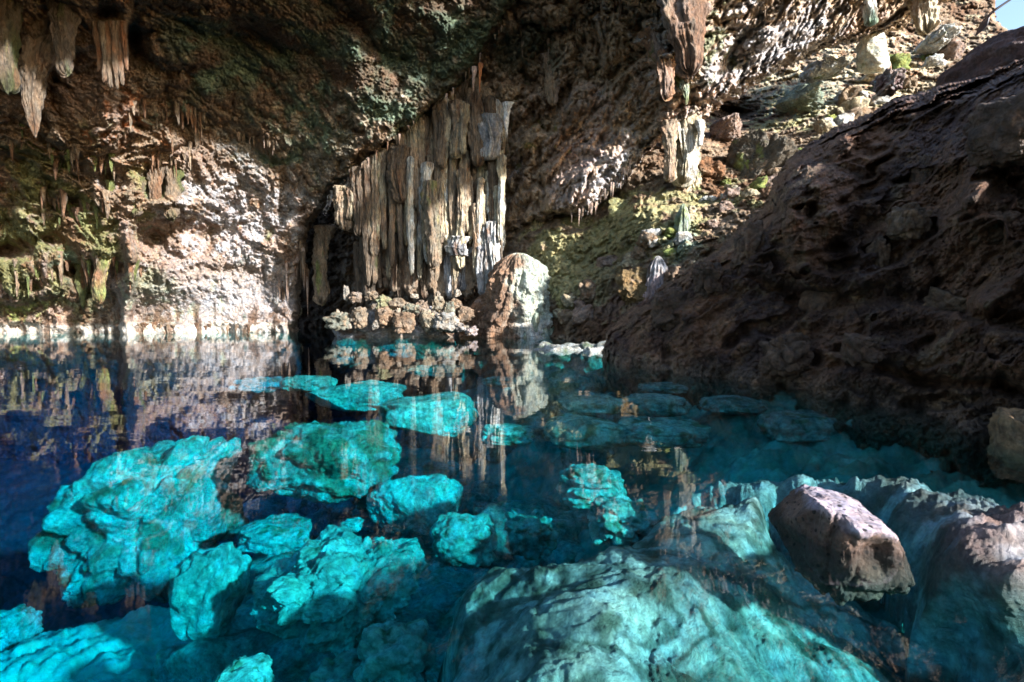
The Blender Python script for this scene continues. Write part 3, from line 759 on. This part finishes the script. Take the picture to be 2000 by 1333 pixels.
# ------------------------------------------------------------------ dripstone tubes
def tube(px, y0, y1, hw, D, seed, top=1.0, bot=.3, flute=.22, nf=5, lean=0.0, sway=.15, flat=.8, col=(TAN, CREAM, BROWN), cw=-.2, mat=None, name='column', parent=None, origin=None, ragged=.12, capround=True, na=None, nh=None, tuck=0.0, flare=0.0):
    A = at1(px, y0, D); B = at1(px, y1, D)
    h = A[2] - B[2]; r = hw * D / F
    na = na or int(np.clip(hw * 5, 20, 120)); nh = nh or int(np.clip((y1 - y0) * .8, 16, 260))
    th = np.linspace(0, 2 * np.pi, na, endpoint=False); t = np.linspace(0, 1, nh)
    T, TH = np.meshgrid(t, th, indexing='ij'); T, TH = T.ravel(), TH.ravel()
    prof = top * (1 - T) + bot * T
    prof = prof * (1 + .12 * np.sin(T * 9 + seed) * (1 - T))
    prof = prof + flare * np.exp(-T / .13)
    if capround:
        prof = prof * np.sqrt(np.clip(T / .03, 0, 1)) * np.clip((1 - T) / .06, 0.0, 1) ** .4
    cx, sx = np.cos(TH), np.sin(TH)
    S = V3(cx * nf * .35 + seed * 3, sx * nf * .35, T * h * .25)
    fl = billow(S, 1.0, 3, .55) - .45
    S2 = V3(cx * 1.2 * r * 2, sx * 1.2 * r * 2, T * h)
    lum = fbm(S2 + seed, 1.1, 4, .6) * .32 + fbm(V3(cx + seed, sx, T * 6), 1.3, 3) * .22
    R = r * prof * (1 + flute * 2.2 * fl + lum)
    R = R * (1 + .16 * perlin(V3(cx * .8 + seed, sx * .8, T * h * 2.2)) + .12 * perlin(V3(cx * 1.6 + seed, sx * 1.6, T * h * 6)))
    z = A[2] - T * h - ragged * h * fl * T * T
    x = A[0] + lean * T * h + sway * r * np.sin(T * 5 + seed)
    P = V3(x + R * cx, A[1] + R * sx * flat + tuck * (1 - T) ** 2.5, z)
    i = np.arange(nh * na).reshape(nh, na)
    j = np.roll(i, -1, 1)
    f = np.stack([i[:-1].ravel(), i[1:].ravel(), j[1:].ravel(), j[:-1].ravel()], 1)
    C = rockcol(P * np.array([1, 1, .3]), col[0], col[1], col[2], 1.2, seed, cw)
    if origin is None:
        origin = (float(A[0]), float(A[1]), float(B[2]))
    o = meshobj(name, P, f, C, mat or M_DRIP, parent=parent, loc=origin)
    if parent is not None:
        o.location = Vector(origin) - parent.location
    return o

# the great curtain
cb = at1(830, 590, 22.5)
cur = empty('flowstone_curtain', cb)
tag(cur, 'tall fluted flowstone curtain hanging from the ceiling to a rubble island', 'flowstone')
def dispS(P, X, Y):
    W = P * np.array([1, 1, .12]) + fbm(P, .4, 2)[:, None] * .15
    return cell(W * np.array([1, 1, .45]), 1.3) * 1.0 + cell(W * np.array([1, 1, .4]), 3.2, 5) * .42 + billow(P * np.array([1, 1, .5]), 2.2, 4, .6) * .25 + .5 * fbm(P * np.array([1, 1, .3]), .5, 2)
def colS(P, X, Y):
    return mix(rockcol(P * np.array([1, 1, .3]), TAN * .65, TAN * .9, BROWN, 1.0, 3, -.1), const(BROWN * 1.1, len(P)), sm(X, 830, 740) * .75)  # brown left side, also darkened to paint in the shade there
sh = relief('backing_sheet', [(700, 480), (735, 430), (752, 340), (790, 285), (830, 250), (880, 190), (930, 175), (985, 250), (985, 330), (978, 470), (935, 560), (915, 592), (890, 565), (862, 596), (835, 570), (800, 592), (770, 560), (738, 588), (705, 560)], 2.0,
            lambda x, y: 24.25 + .002 * (830 - x), dispS, colS, M_DRIP, edge=(12, 1.2), jit=(9, 10), label='dark fluted sheet behind the columns')
del sh['kind']
sh.parent = cur; sh.matrix_parent_inverse.identity(); sh.location = -cur.location
L1 = (TAN, CREAM * .9, BROWN * 1.5); L2 = (TAN * .8, TAN * .55, BROWN); L3 = (CREAM, PALE * .9, TAN); L4 = (GREY, PALE, BROWN)
topx = [655, 690, 700, 760, 830, 900, 930, 960, 990]; topy = [372, 352, 345, 298, 238, 180, 168, 205, 228]
crs = np.random.RandomState(21)
k = 0
def rib(px, y0, y1, hw, D, bt, pal, dk):
    global k
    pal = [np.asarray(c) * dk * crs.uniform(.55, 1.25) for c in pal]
    tube(px, y0, y1, hw, D, k * 1.7 + 3, 1.0, bt, col=pal, parent=cur, flute=.42, nf=6, ragged=.05, sway=.25, tuck=.15, flat=1.0)
    k += 1
pals = [L1, L1, L2, L3, (TAN, CREAM * .8, MOSS * .8)]
px = 694.0
while px < 984:                                   # long ribs fused to the ceiling
    t0 = float(np.interp(px, topx, topy))
    dk = .55 + .45 * float(np.clip((px - 700) / 140, 0, 1))  # ribs get darker to the left, shade put into their colour
    end = crs.choice([crs.uniform(.35, .5), crs.uniform(.55, .8), crs.uniform(.75, .9)])
    y1 = t0 + (585 - t0) * end
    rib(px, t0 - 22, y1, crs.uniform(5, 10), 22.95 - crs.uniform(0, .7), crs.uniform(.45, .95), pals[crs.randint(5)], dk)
    px += crs.uniform(6, 10)
px = 700.0
while px < 975:                                   # lower tier reaching the island
    dk = .5 + .4 * float(np.clip((px - 720) / 120, 0, 1))  # same painted shade on the left of the lower tier
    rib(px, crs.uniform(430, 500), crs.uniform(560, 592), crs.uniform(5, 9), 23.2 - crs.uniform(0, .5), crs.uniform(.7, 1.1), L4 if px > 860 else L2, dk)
    px += crs.uniform(10, 15)
px = 800.0
while px < 985:
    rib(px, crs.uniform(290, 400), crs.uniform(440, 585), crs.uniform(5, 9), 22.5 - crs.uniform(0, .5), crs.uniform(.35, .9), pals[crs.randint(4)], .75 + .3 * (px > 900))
    px += crs.uniform(8, 13)
for (px, y0, y1, hw, D, bt, pal, dk) in [(672, 362, 450, 14, 22.7, .7, L1, .8), (684, 365, 430, 10, 22.5, .6, L1, .7), (662, 372, 440, 8, 22.6, .6, L1, .8), (780, 285, 396, 18, 22.2, .75, L2, .8), (842, 350, 522, 12, 21.9, .9, (CREAM * .8, TAN, LIME), .9),
        (892, 195, 308, 15, 21.9, .55, L1, .95), (905, 200, 300, 9, 21.7, .5, L3, .9), (930, 168, 322, 13, 22.0, .8, L2, .9), (957, 222, 312, 17, 21.9, .75, L4, .9), (866, 215, 330, 12, 22.1, .6, L1, .9),
        (897, 462, 502, 15, 22.2, 1, L4, .8), (966, 430, 566, 10, 21.9, .35, L4, 1.1), (952, 440, 582, 11, 22.0, .4, L4, 1.05), (978, 300, 470, 7, 21.8, .6, L3, 1), (940, 480, 575, 9, 22.0, .6, L4, 1)]:
    rib(px, y0, y1, hw, D, bt, pal, dk)

# flowstone mound
mc = at1(1015, 655, 21.2)
P_ = None
MP = (np.array([.26, .16, .10]), np.array([.20, .12, .075]), BROWN)
mound('flowstone_mound', 1012, 494, 690, 50, 82, 21.0, 4.2, MP, 'tall domed flowstone mound with pale green right side standing in the water', power=1.1)
mound('flowstone_mound', 945, 575, 690, 18, 50, 21.3, 6.2, (BROWN * 1.6, BROWN * 1.2, PINK), 'low brown flowstone hump leaning on the left of the tall mound', power=1.0)
mound('flowstone_mound', 1045, 590, 690, 18, 44, 20.3, 7.2, (np.array([.36, .33, .22]), TEAL, WHITE), 'short pale drapery hump in front of the tall mound on its right', power=.9)
for px, yt, lab in ((990, 634, 'tiny white stalagmite stub in the water, first left of the mound foot'), (1004, 641, 'tiny white stalagmite stub in the water, second and shorter'), (1076, 640, 'tiny white stub at the right foot of the tall mound')):
    mound('stalagmite', px, yt, 690, 4, 6, 20.2, px * .1, (WHITE, PALE, BROWN), lab, group='stubs at the foot of the mound')
mound('stalagmite', 1335, 398, 520, 10, 26, 17.5, 12, (TEAL, np.array([.3, .36, .24]), MOSS), 'green white stalagmite standing on the lower slope', power=1.3)
mound('stalagmite', 1345, 300, 440, 20, 50, 21.2, 15, (TAN, CREAM, MOSS), 'cream flowstone foot under the white pillar')
mound('stalagmite', 1050, 395, 500, 10, 30, 24, 17, (MOSS * 1.4, CREAM, BROWN), 'mossy crooked stalagmite right beside the curtain')
mound('stalagmite', 1285, 500, 600, 14, 34, 16.5, 19, (np.array([.4, .3, .3]), GREY, BROWN), 'purple grey knobbly stalagmite near the dark wall')

# rubble island under the curtain
pxrock('island_rock', (640, 905, 598, 720), D=21.5, depth=.45, seed=90, cols=(TAN, GREY, BROWN), cw=-.1, mat=M_TALUS, label='long low drip covered rock island under the curtain', cat='rock', sub=7, lump=.4, fine=.07)
isl = [(665, 628, 30, 28, TEAL * .8), (700, 585, 16, 16, PINK), (682, 575, 9, 14, PALE * .8), (722, 585, 12, 12, TAN), (745, 590, 20, 16, MOSS * 1.2 + .06), (775, 592, 18, 14, TAN), (800, 600, 16, 16, TEAL), (825, 598, 13, 15, PINK), (850, 600, 18, 16, CREAM * .8),
       (872, 605, 16, 22, TEAL), (890, 595, 12, 14, BROWN * 1.6), (905, 620, 16, 18, BROWN * 1.5), (865, 635, 24, 22, PALE * .85), (900, 645, 20, 14, WHITE), (830, 630, 22, 28, CREAM), (790, 628, 20, 30, BROWN * 2), (745, 625, 22, 30, BROWN * 1.6), (705, 622, 18, 26, TAN), (925, 650, 18, 10, np.array([.5, .42, .48])), (895, 572, 8, 10, PALE * .7)]
isr = np.random.RandomState(9)
isl = [(px + isr.uniform(-7, 7), py + isr.uniform(-6, 6), a * isr.uniform(.6, 1.35), b * isr.uniform(.6, 1.25), np.asarray(cc) * .45 + np.array([.30, .25, .19]) * .5) for (px, py, a, b, cc) in isl]
isl += [(isr.uniform(650, 920), isr.uniform(575, 650), isr.uniform(4, 10), isr.uniform(4, 10), np.array([.34, .29, .23]) * isr.uniform(.6, 1.4)) for _ in range(26)]
for i, (px, py, a, b, cc) in enumerate(isl):
    pxrock('island_stone', (px - a, px + a, py - b, py + b), D=20.6 - .012 * (py - 570), depth=.8, seed=300 + i, cols=(cc, cc * .7, TAN), cw=-.1, mat=M_TALUS,
           label='one of the knobbly pale stones heaped on the curtain island', cat='stone', group='stones heaped on the curtain island', sub=5, lump=.5, fine=.1, facets=2)

# large single stalactites
def stal(px, y0, y1, hw, D, seed, pal, label, top=1, bot=.12, group=None, tuck=None, on=None, **kw):
    if on is not None:
        D = surf(on[0], on[1], px, max(y0, -60)) + .15
    y0 -= (y1 - y0) * .12
    if tuck is None: tuck = min(1.2, .25 * (y1 - y0) * D / F)
    o = tube(flare=(.9 if hw > 9 else .3), tuck=tuck, px=px, y0=y0, y1=y1, hw=hw, D=D, seed=seed, top=top, bot=bot, col=pal, name='stalactite', **kw)
    tag(o, label, 'stalactite', group); return o
stal(48, -120, 245, 40, 16.6, 1.1, (PINK * .5, TAN * .5, BROWN), 'longest pinkish brown stalactite tapering to a point at the upper left', top=1.5, bot=.12, flute=.35, nf=8, tuck=3)
stal(-5, -120, 170, 30, 15.9, 2.1, (TAN * .35, MOSS * .3, BROWN * .8), 'broad greenish stalactite cut by the left edge', bot=.5)
stal(112, -60, 140, 26, 16.3, 2.9, (PINK * .45, TAN * .35, MOSS * .35), 'blunt pinkish stalactite right of the longest one', bot=.45)
fc = empty('stalactite_cluster', at1(215, 168, 17.0)); tag(fc, 'fluted cluster of thin orange topped stalactites high on the left wall', 'stalactite')
for i, (px, yb, hw) in enumerate([(190, 140, 8), (201, 158, 8), (212, 168, 9), (223, 172, 8), (233, 162, 8), (243, 135, 7)]):
    tube(px, 42, yb, hw, 16.9 - .05 * (i % 2), 5 + i, 1.0, .35, col=(TAN * .5, ORANGE * .6, CREAM * .5), name='column', parent=fc, cw=-.4)
stal(1079, 112, 202, 12, 20.6, 8.1, (PINK * .8, TAN, BROWN), 'blunt pale stalactite hanging alone from the slanting ceiling', top=1.5, bot=.6, on=(dB, dispB))
stal(1345, -60, 140, 40, 17.4, 9.1, (PINK * .5, BROWN * 1.2, TAN * .6), 'massive brown stalactite hanging at the top of the slanting ceiling', top=1.1, bot=.45, on=(dB, dispB))
stal(1300, 60, 190, 24, 18.6, 9.9, (BROWN * 1.7, PINK * .8, MOSS), 'dark brown stalactite under the massive one', bot=.5, on=(dB, dispB))
stal(1340, 150, 205, 12, 18.4, 10.1, (TEAL, MOSS, CREAM), 'green stalactite tip just above the white pillar', on=(dB, dispB))
stal(1337, 205, 360, 20, 20.4, 11.1, (CREAM * .8, PALE * .8, MOSS), 'white fluted pillar joining the ceiling and the slope', top=1.3, bot=.8, flute=.5, nf=9)
stal(1310, 240, 350, 12, 19.8, 11.7, (TAN, BROWN * 1.5, CREAM), 'brown fluted column behind the white pillar', bot=.8)
stal(1369, 236, 285, 7, 20, 12.1, (PALE, TEAL, GREY), 'small pale blue stalactite in the dark crevice', bot=.7)
stal(937, 122, 182, 4, 20.3, 13.1, (ORANGE, ORANGE * .8, BROWN), 'thin orange stalactite above the curtain')
stal(925, 130, 178, 5, 20.4, 13.6, (TAN, PINK, BROWN), 'thin pinkish stalactite beside the orange one')
stal(990, 200, 268, 8, 20.6, 14.1, (GREY, PALE, TAN), 'thin grey stalactite at the top right of the curtain')
stal(157, 515, 600, 11, 22.6, 15.1, (MOSS * .4, LIME * .35, ORANGE * .3), 'mossy lime green stalactite tip just above the water at the left wall', top=1.5, bot=.2, on=(dA, dispA))
stal(622, 450, 590, 16, 26.0, 16.1, (TAN, TAN * .7, MOSS), 'tan column at the edge of the black cave mouth', top=.7, bot=.75)
stal(330, 300, 425, 15, 23.2, 17.1, (TAN * .5, MOSS * .45, BROWN), 'thick olive stalactite in the middle of the left wall', top=.9, bot=.8, on=(dA, dispA))
stal(300, 320, 395, 12, 23.4, 17.7, (TAN * .5, BROWN, BROWN), 'short thick tan stalactite left of the olive one', bot=.6, on=(dA, dispA))
stal(262, 350, 420, 14, 23.0, 18.1, (MOSS * .45, TAN * .4, BROWN), 'rounded olive dripstone lump on the left wall', top=.7, bot=.7, on=(dA, dispA))
stal(190, 490, 590, 12, 23.2, 19.9, (BROWN * 1.5, MOSS, TAN), 'short brown drapery left of the slim column', bot=.7, on=(dA, dispA))
stal(1815, -60, 62, 22, 22.8, 21.1, (TAN, CREAM, MOSS), 'golden fluted column beside the daylight opening', top=1.2, bot=.8)
stal(1700, -30, 48, 16, 21.5, 22.1, (DGREEN * 3, PALE, BROWN), 'green black stalactite left of the golden column', bot=.6, on=(dB, dispB))

# small stalactites: three prototype meshes, copied
protos = []
for k in range(4):
    o = tube(1000, 610 - 120, 610, 22, 1.0 * 10, 40 + k * 2.3, 1, .1, col=[(TAN * .8, TAN * .6, BROWN), (PINK, WHITE * .9, TAN), (MOSS * .6, TAN * .5, BROWN), (BROWN * 1.1, BROWN * .7, TAN * .5)][k], name='small_stalactite', na=18, nh=26)
    # recentre at its top, unit height
    me = o.data; a = np.zeros(len(me.vertices) * 3, np.float32); me.vertices.foreach_get('co', a); a = a.reshape(-1, 3)
    a -= np.array([a[:, 0].mean(), a[:, 1].mean(), a[:, 2].max()]); a /= -a[:, 2].min()
    me.vertices.foreach_set('co', a.ravel()); me.update(); protos.append(o)
used = [False] * 4
def small(px, py, L, w, D, k, label, group):
    if used[k]:
        o = protos[k].copy(); COL.objects.link(o)
    else:
        o = protos[k]; used[k] = True
    o.location = at1(px, py, D)
    h = L * D / F; r = w * D / F / .18
    o.scale = (r, r, h); o.rotation_euler = (0, 0, rs.uniform(0, 6.28))
    tag(o, label, 'stalactite', group)
def row(pts, n, Sf, Lr, wr, kk, label, group, jy=8, off=-.2):
    pts = np.array(pts, float); seg = np.concatenate([[0], np.cumsum(np.hypot(*np.diff(pts, axis=0).T))])
    for i in range(n):
        s = rs.uniform(0, seg[-1]); x = np.interp(s, seg, pts[:, 0]); y = np.interp(s, seg, pts[:, 1]) + rs.uniform(-jy, jy)
        D = surf(Sf[0], Sf[1], x, y) + off
        L = rs.uniform(*Lr); small(x, y - L * .35, L, rs.uniform(*wr), D, kk[rs.randint(len(kk))], label, group)
row([(395, 268), (460, 262), (540, 275)], 30, (dA, dispA), (14, 40), (2.2, 4), (0, 1), 'one of the small cream stalactites in the row below the dark green ceiling', 'stalactites below the dark ceiling', jy=6, off=.05)
row([(250, 205), (330, 200), (400, 225), (370, 290), (290, 300)], 46, (dA, dispA), (24, 66), (3, 8), (0, 3), 'one of the brown stalactites crowded on the upper left wall', 'stalactites on the upper left wall', jy=14, off=.05)
row([(20, 260), (120, 300), (230, 330), (180, 420), (80, 380)], 56, (dA, dispA), (24, 70), (3, 9), (0, 2, 3), 'one of the mossy stalactites on the left wall', 'mossy stalactites on the left wall', jy=25, off=.05)
row([(20, 540), (110, 520), (220, 510), (280, 540)], 34, (dA, dispA), (28, 76), (3, 8), (2, 3, 0), 'one of the low stalactites hanging near the water at the left', 'low stalactites over the water', jy=14, off=.05)
row([(540, 560), (590, 500), (600, 560)], 22, (dA, dispA), (40, 90), (2.5, 5), (1, 0, 3), 'one of the thin drip columns left of the black cave mouth', 'drip columns beside the cave mouth', jy=12, off=.05)
row([(1000, 20), (960, 85), (900, 165), (840, 217), (760, 282), (700, 332), (655, 375)], 24, (dA, dispA), (8, 24), (1.8, 3.2), (0, 1, 3), 'one of the tiny stalactites along the edge where the ceiling meets the curtain', 'tiny stalactites along the ceiling edge', jy=5, off=.05)
row([(1010, 90), (1100, 70), (1180, 30), (1250, 10)], 40, (dB, dispB), (12, 36), (2, 4), (1, 3, 0), 'one of the pinkish stalactites hanging from the slanting ceiling', 'stalactites on the slanting ceiling', jy=30, off=.05)
row([(1115, 425), (1160, 400), (1200, 360), (1235, 320)], 30, (dB, dispB), (14, 34), (1.8, 3.2), (1,), 'one of the white needle stalactites on the low tip of the slanting ceiling', 'needle stalactites on the low ceiling tip', jy=7, off=.05)
row([(1240, 170), (1330, 110), (1450, 60), (1560, 20)], 30, (dB, dispB), (10, 30), (2, 4), (1, 0), 'one of the small pale stalactites higher on the slanting ceiling', 'pale stalactites higher on the ceiling', jy=40, off=.05)
row([(270, 640), (400, 640), (500, 640)], 22, (dA, dispA), (14, 32), (3, 6), (3, 0), 'one of the dark brown drip stubs at the waterline', 'drip stubs at the waterline', jy=3, off=.05)
for k in range(4):
    if not used[k]: bpy.data.objects.remove(protos[k])

# ------------------------------------------------------------------ tree limb across the opening
def limb():
    bm = bmesh.new()
    pts = [(1915, 60, .16), (1925, 38, .13), (1940, 22, .11), (1965, 5, .09), (2000, -18, .08), (2060, -55, .06)]
    prev = None; nseg = 10
    for (px, py, r) in pts:
        c = Vector(at1(px, py, 24)); ring = []
        for k in range(nseg):
            a = 2 * math.pi * k / nseg; rr = r * 1.6 * (1 + .15 * math.sin(3 * a + px))
            ring.append(bm.verts.new((c.x + rr * math.cos(a) * .6, c.y + rr * math.sin(a), c.z + rr * math.cos(a) * .8)))
        if prev:
            for k in range(nseg):
                bm.faces.new((prev[k], prev[(k + 1) % nseg], ring[(k + 1) % nseg], ring[k]))
        prev = ring
    me = bpy.data.meshes.new('fallen_branch'); bm.to_mesh(me); bm.free()
    m = bpy.data.materials.new('bark'); m.use_nodes = True
    m.node_tree.nodes['Principled BSDF'].inputs['Base Color'].default_value = (.03, .03, .045, 1)
    nz = m.node_tree.nodes.new('ShaderNodeTexNoise'); nz.inputs['Scale'].default_value = 9
    bp = m.node_tree.nodes.new('ShaderNodeBump'); bp.inputs['Strength'].default_value = .6
    m.node_tree.links.new(nz.outputs[0], bp.inputs['Height']); m.node_tree.links.new(bp.outputs[0], m.node_tree.nodes['Principled BSDF'].inputs['Normal'])
    me.materials.append(m)
    o = bpy.data.objects.new('fallen_branch', me); COL.objects.link(o)
    tag(o, 'dark branch leaning across the bright daylight opening', 'branch')
limb()

# ------------------------------------------------------------------ water body
def water():
    bm = bmesh.new()
    x0, x1, y0, y1, zb = -45, 30, -6, 42, -12
    v = [bm.verts.new(p) for p in [(x0, y0, 0), (x1, y0, 0), (x1, y1, 0), (x0, y1, 0), (x0, y0, zb), (x1, y0, zb), (x1, y1, zb), (x0, y1, zb)]]
    for q in [(0, 1, 2, 3), (7, 6, 5, 4), (0, 4, 5, 1), (1, 5, 6, 2), (2, 6, 7, 3), (3, 7, 4, 0)]:
        bm.faces.new([v[k] for k in q])
    me = bpy.data.meshes.new('water'); bm.to_mesh(me); bm.free()
    m = bpy.data.materials.new('pool_water'); m.use_nodes = True
    nt = m.node_tree; N = nt.nodes; L = nt.links; N.clear()
    out = N.new('ShaderNodeOutputMaterial'); mx = N.new('ShaderNodeMixShader')
    tr = N.new('ShaderNodeBsdfTransparent'); gl = N.new('ShaderNodeBsdfGlossy'); gl.inputs['Roughness'].default_value = .012
    geo = N.new('ShaderNodeNewGeometry')
    dt = N.new('ShaderNodeVectorMath'); dt.operation = 'DOT_PRODUCT'
    def mth(op, a, b=None):
        q = N.new('ShaderNodeMath'); q.operation = op
        for i, v in enumerate((a, b)):
            if v is None: continue
            if isinstance(v, (int, float)): q.inputs[i].default_value = v
            else: L.new(v, q.inputs[i])
        return q.outputs[0]
    L.new(geo.outputs['Incoming'], dt.inputs[1])
    fres = mth('ADD', mth('MULTIPLY', mth('POWER', mth('SUBTRACT', 1.0, mth('ABSOLUTE', dt.outputs['Value'])), 5.0), .98), .02)
    mp = N.new('ShaderNodeMapping'); mp.inputs['Scale'].default_value = (.55, 1.6, 1)
    nz = N.new('ShaderNodeTexNoise'); nz.inputs['Scale'].default_value = 1.1; nz.inputs['Detail'].default_value = 3
    bp = N.new('ShaderNodeBump'); bp.inputs['Strength'].default_value = .05; bp.inputs['Distance'].default_value = .05
    L.new(geo.outputs['Position'], mp.inputs[0]); L.new(mp.outputs[0], nz.inputs[0]); L.new(nz.outputs[0], bp.inputs['Height'])
    L.new(bp.outputs[0], gl.inputs['Normal']); L.new(bp.outputs[0], dt.inputs[0])
    L.new(fres, mx.inputs[0]); L.new(tr.outputs[0], mx.inputs[1]); L.new(gl.outputs[0], mx.inputs[2])
    L.new(mx.outputs[0], out.inputs['Surface'])
    va = N.new('ShaderNodeVolumeAbsorption'); va.inputs['Color'].default_value = (.0, .940, .984, 1); va.inputs['Density'].default_value = .80
    L.new(va.outputs[0], out.inputs['Volume'])
    me.materials.append(m)
    o = bpy.data.objects.new('water', me); COL.objects.link(o)
    tag(o, 'still clear blue water of the cave pool', 'water', None, 'structure')
water()

# ------------------------------------------------------------------ light
AZ, EL = math.radians(126), math.radians(23)
w = bpy.data.worlds.new('World'); SC.world = w; w.use_nodes = True
nt = w.node_tree; bg = nt.nodes['Background']; sky = nt.nodes.new('ShaderNodeTexSky'); sky.sky_type = 'NISHITA'
sky.sun_disc = False; sky.sun_elevation = EL; sky.sun_rotation = AZ
nt.links.new(sky.outputs[0], bg.inputs[0]); bg.inputs[1].default_value = .10
ld = bpy.data.lights.new('sun', 'SUN'); ld.energy = 5; ld.angle = math.radians(2); ld.color = (1, .965, .93)
lo = bpy.data.objects.new('sun', ld); COL.objects.link(lo)
d = Vector((math.sin(AZ) * math.cos(EL), math.cos(AZ) * math.cos(EL), math.sin(EL)))
lo.rotation_euler = d.to_track_quat('Z', 'Y').to_euler(); lo.location = (20, 0, 20)

cd = bpy.data.cameras.new('camera'); cd.lens = 18; cd.sensor_width = 36; cd.clip_start = .05; cd.clip_end = 500
co = bpy.data.objects.new('camera', cd); COL.objects.link(co); co.location = (0, 0, CAMZ)
co.rotation_euler = (math.radians(90) - PITCH, 0, 0)
cd.dof.use_dof = True; cd.dof.focus_distance = 16; cd.dof.aperture_fstop = 5.6
SC.camera = co
SC.view_settings.view_transform = 'Standard'; SC.view_settings.look = 'None'; SC.view_settings.exposure = 2.05; SC.view_settings.gamma = 1
SC.render.engine = 'CYCLES'
cy = SC.cycles
cy.use_denoising = True; cy.max_bounces = 8; cy.diffuse_bounces = 3; cy.transparent_max_bounces = 12; cy.volume_bounces = 0
cy.sample_clamp_indirect = 4; cy.caustics_reflective = False; cy.caustics_refractive = False
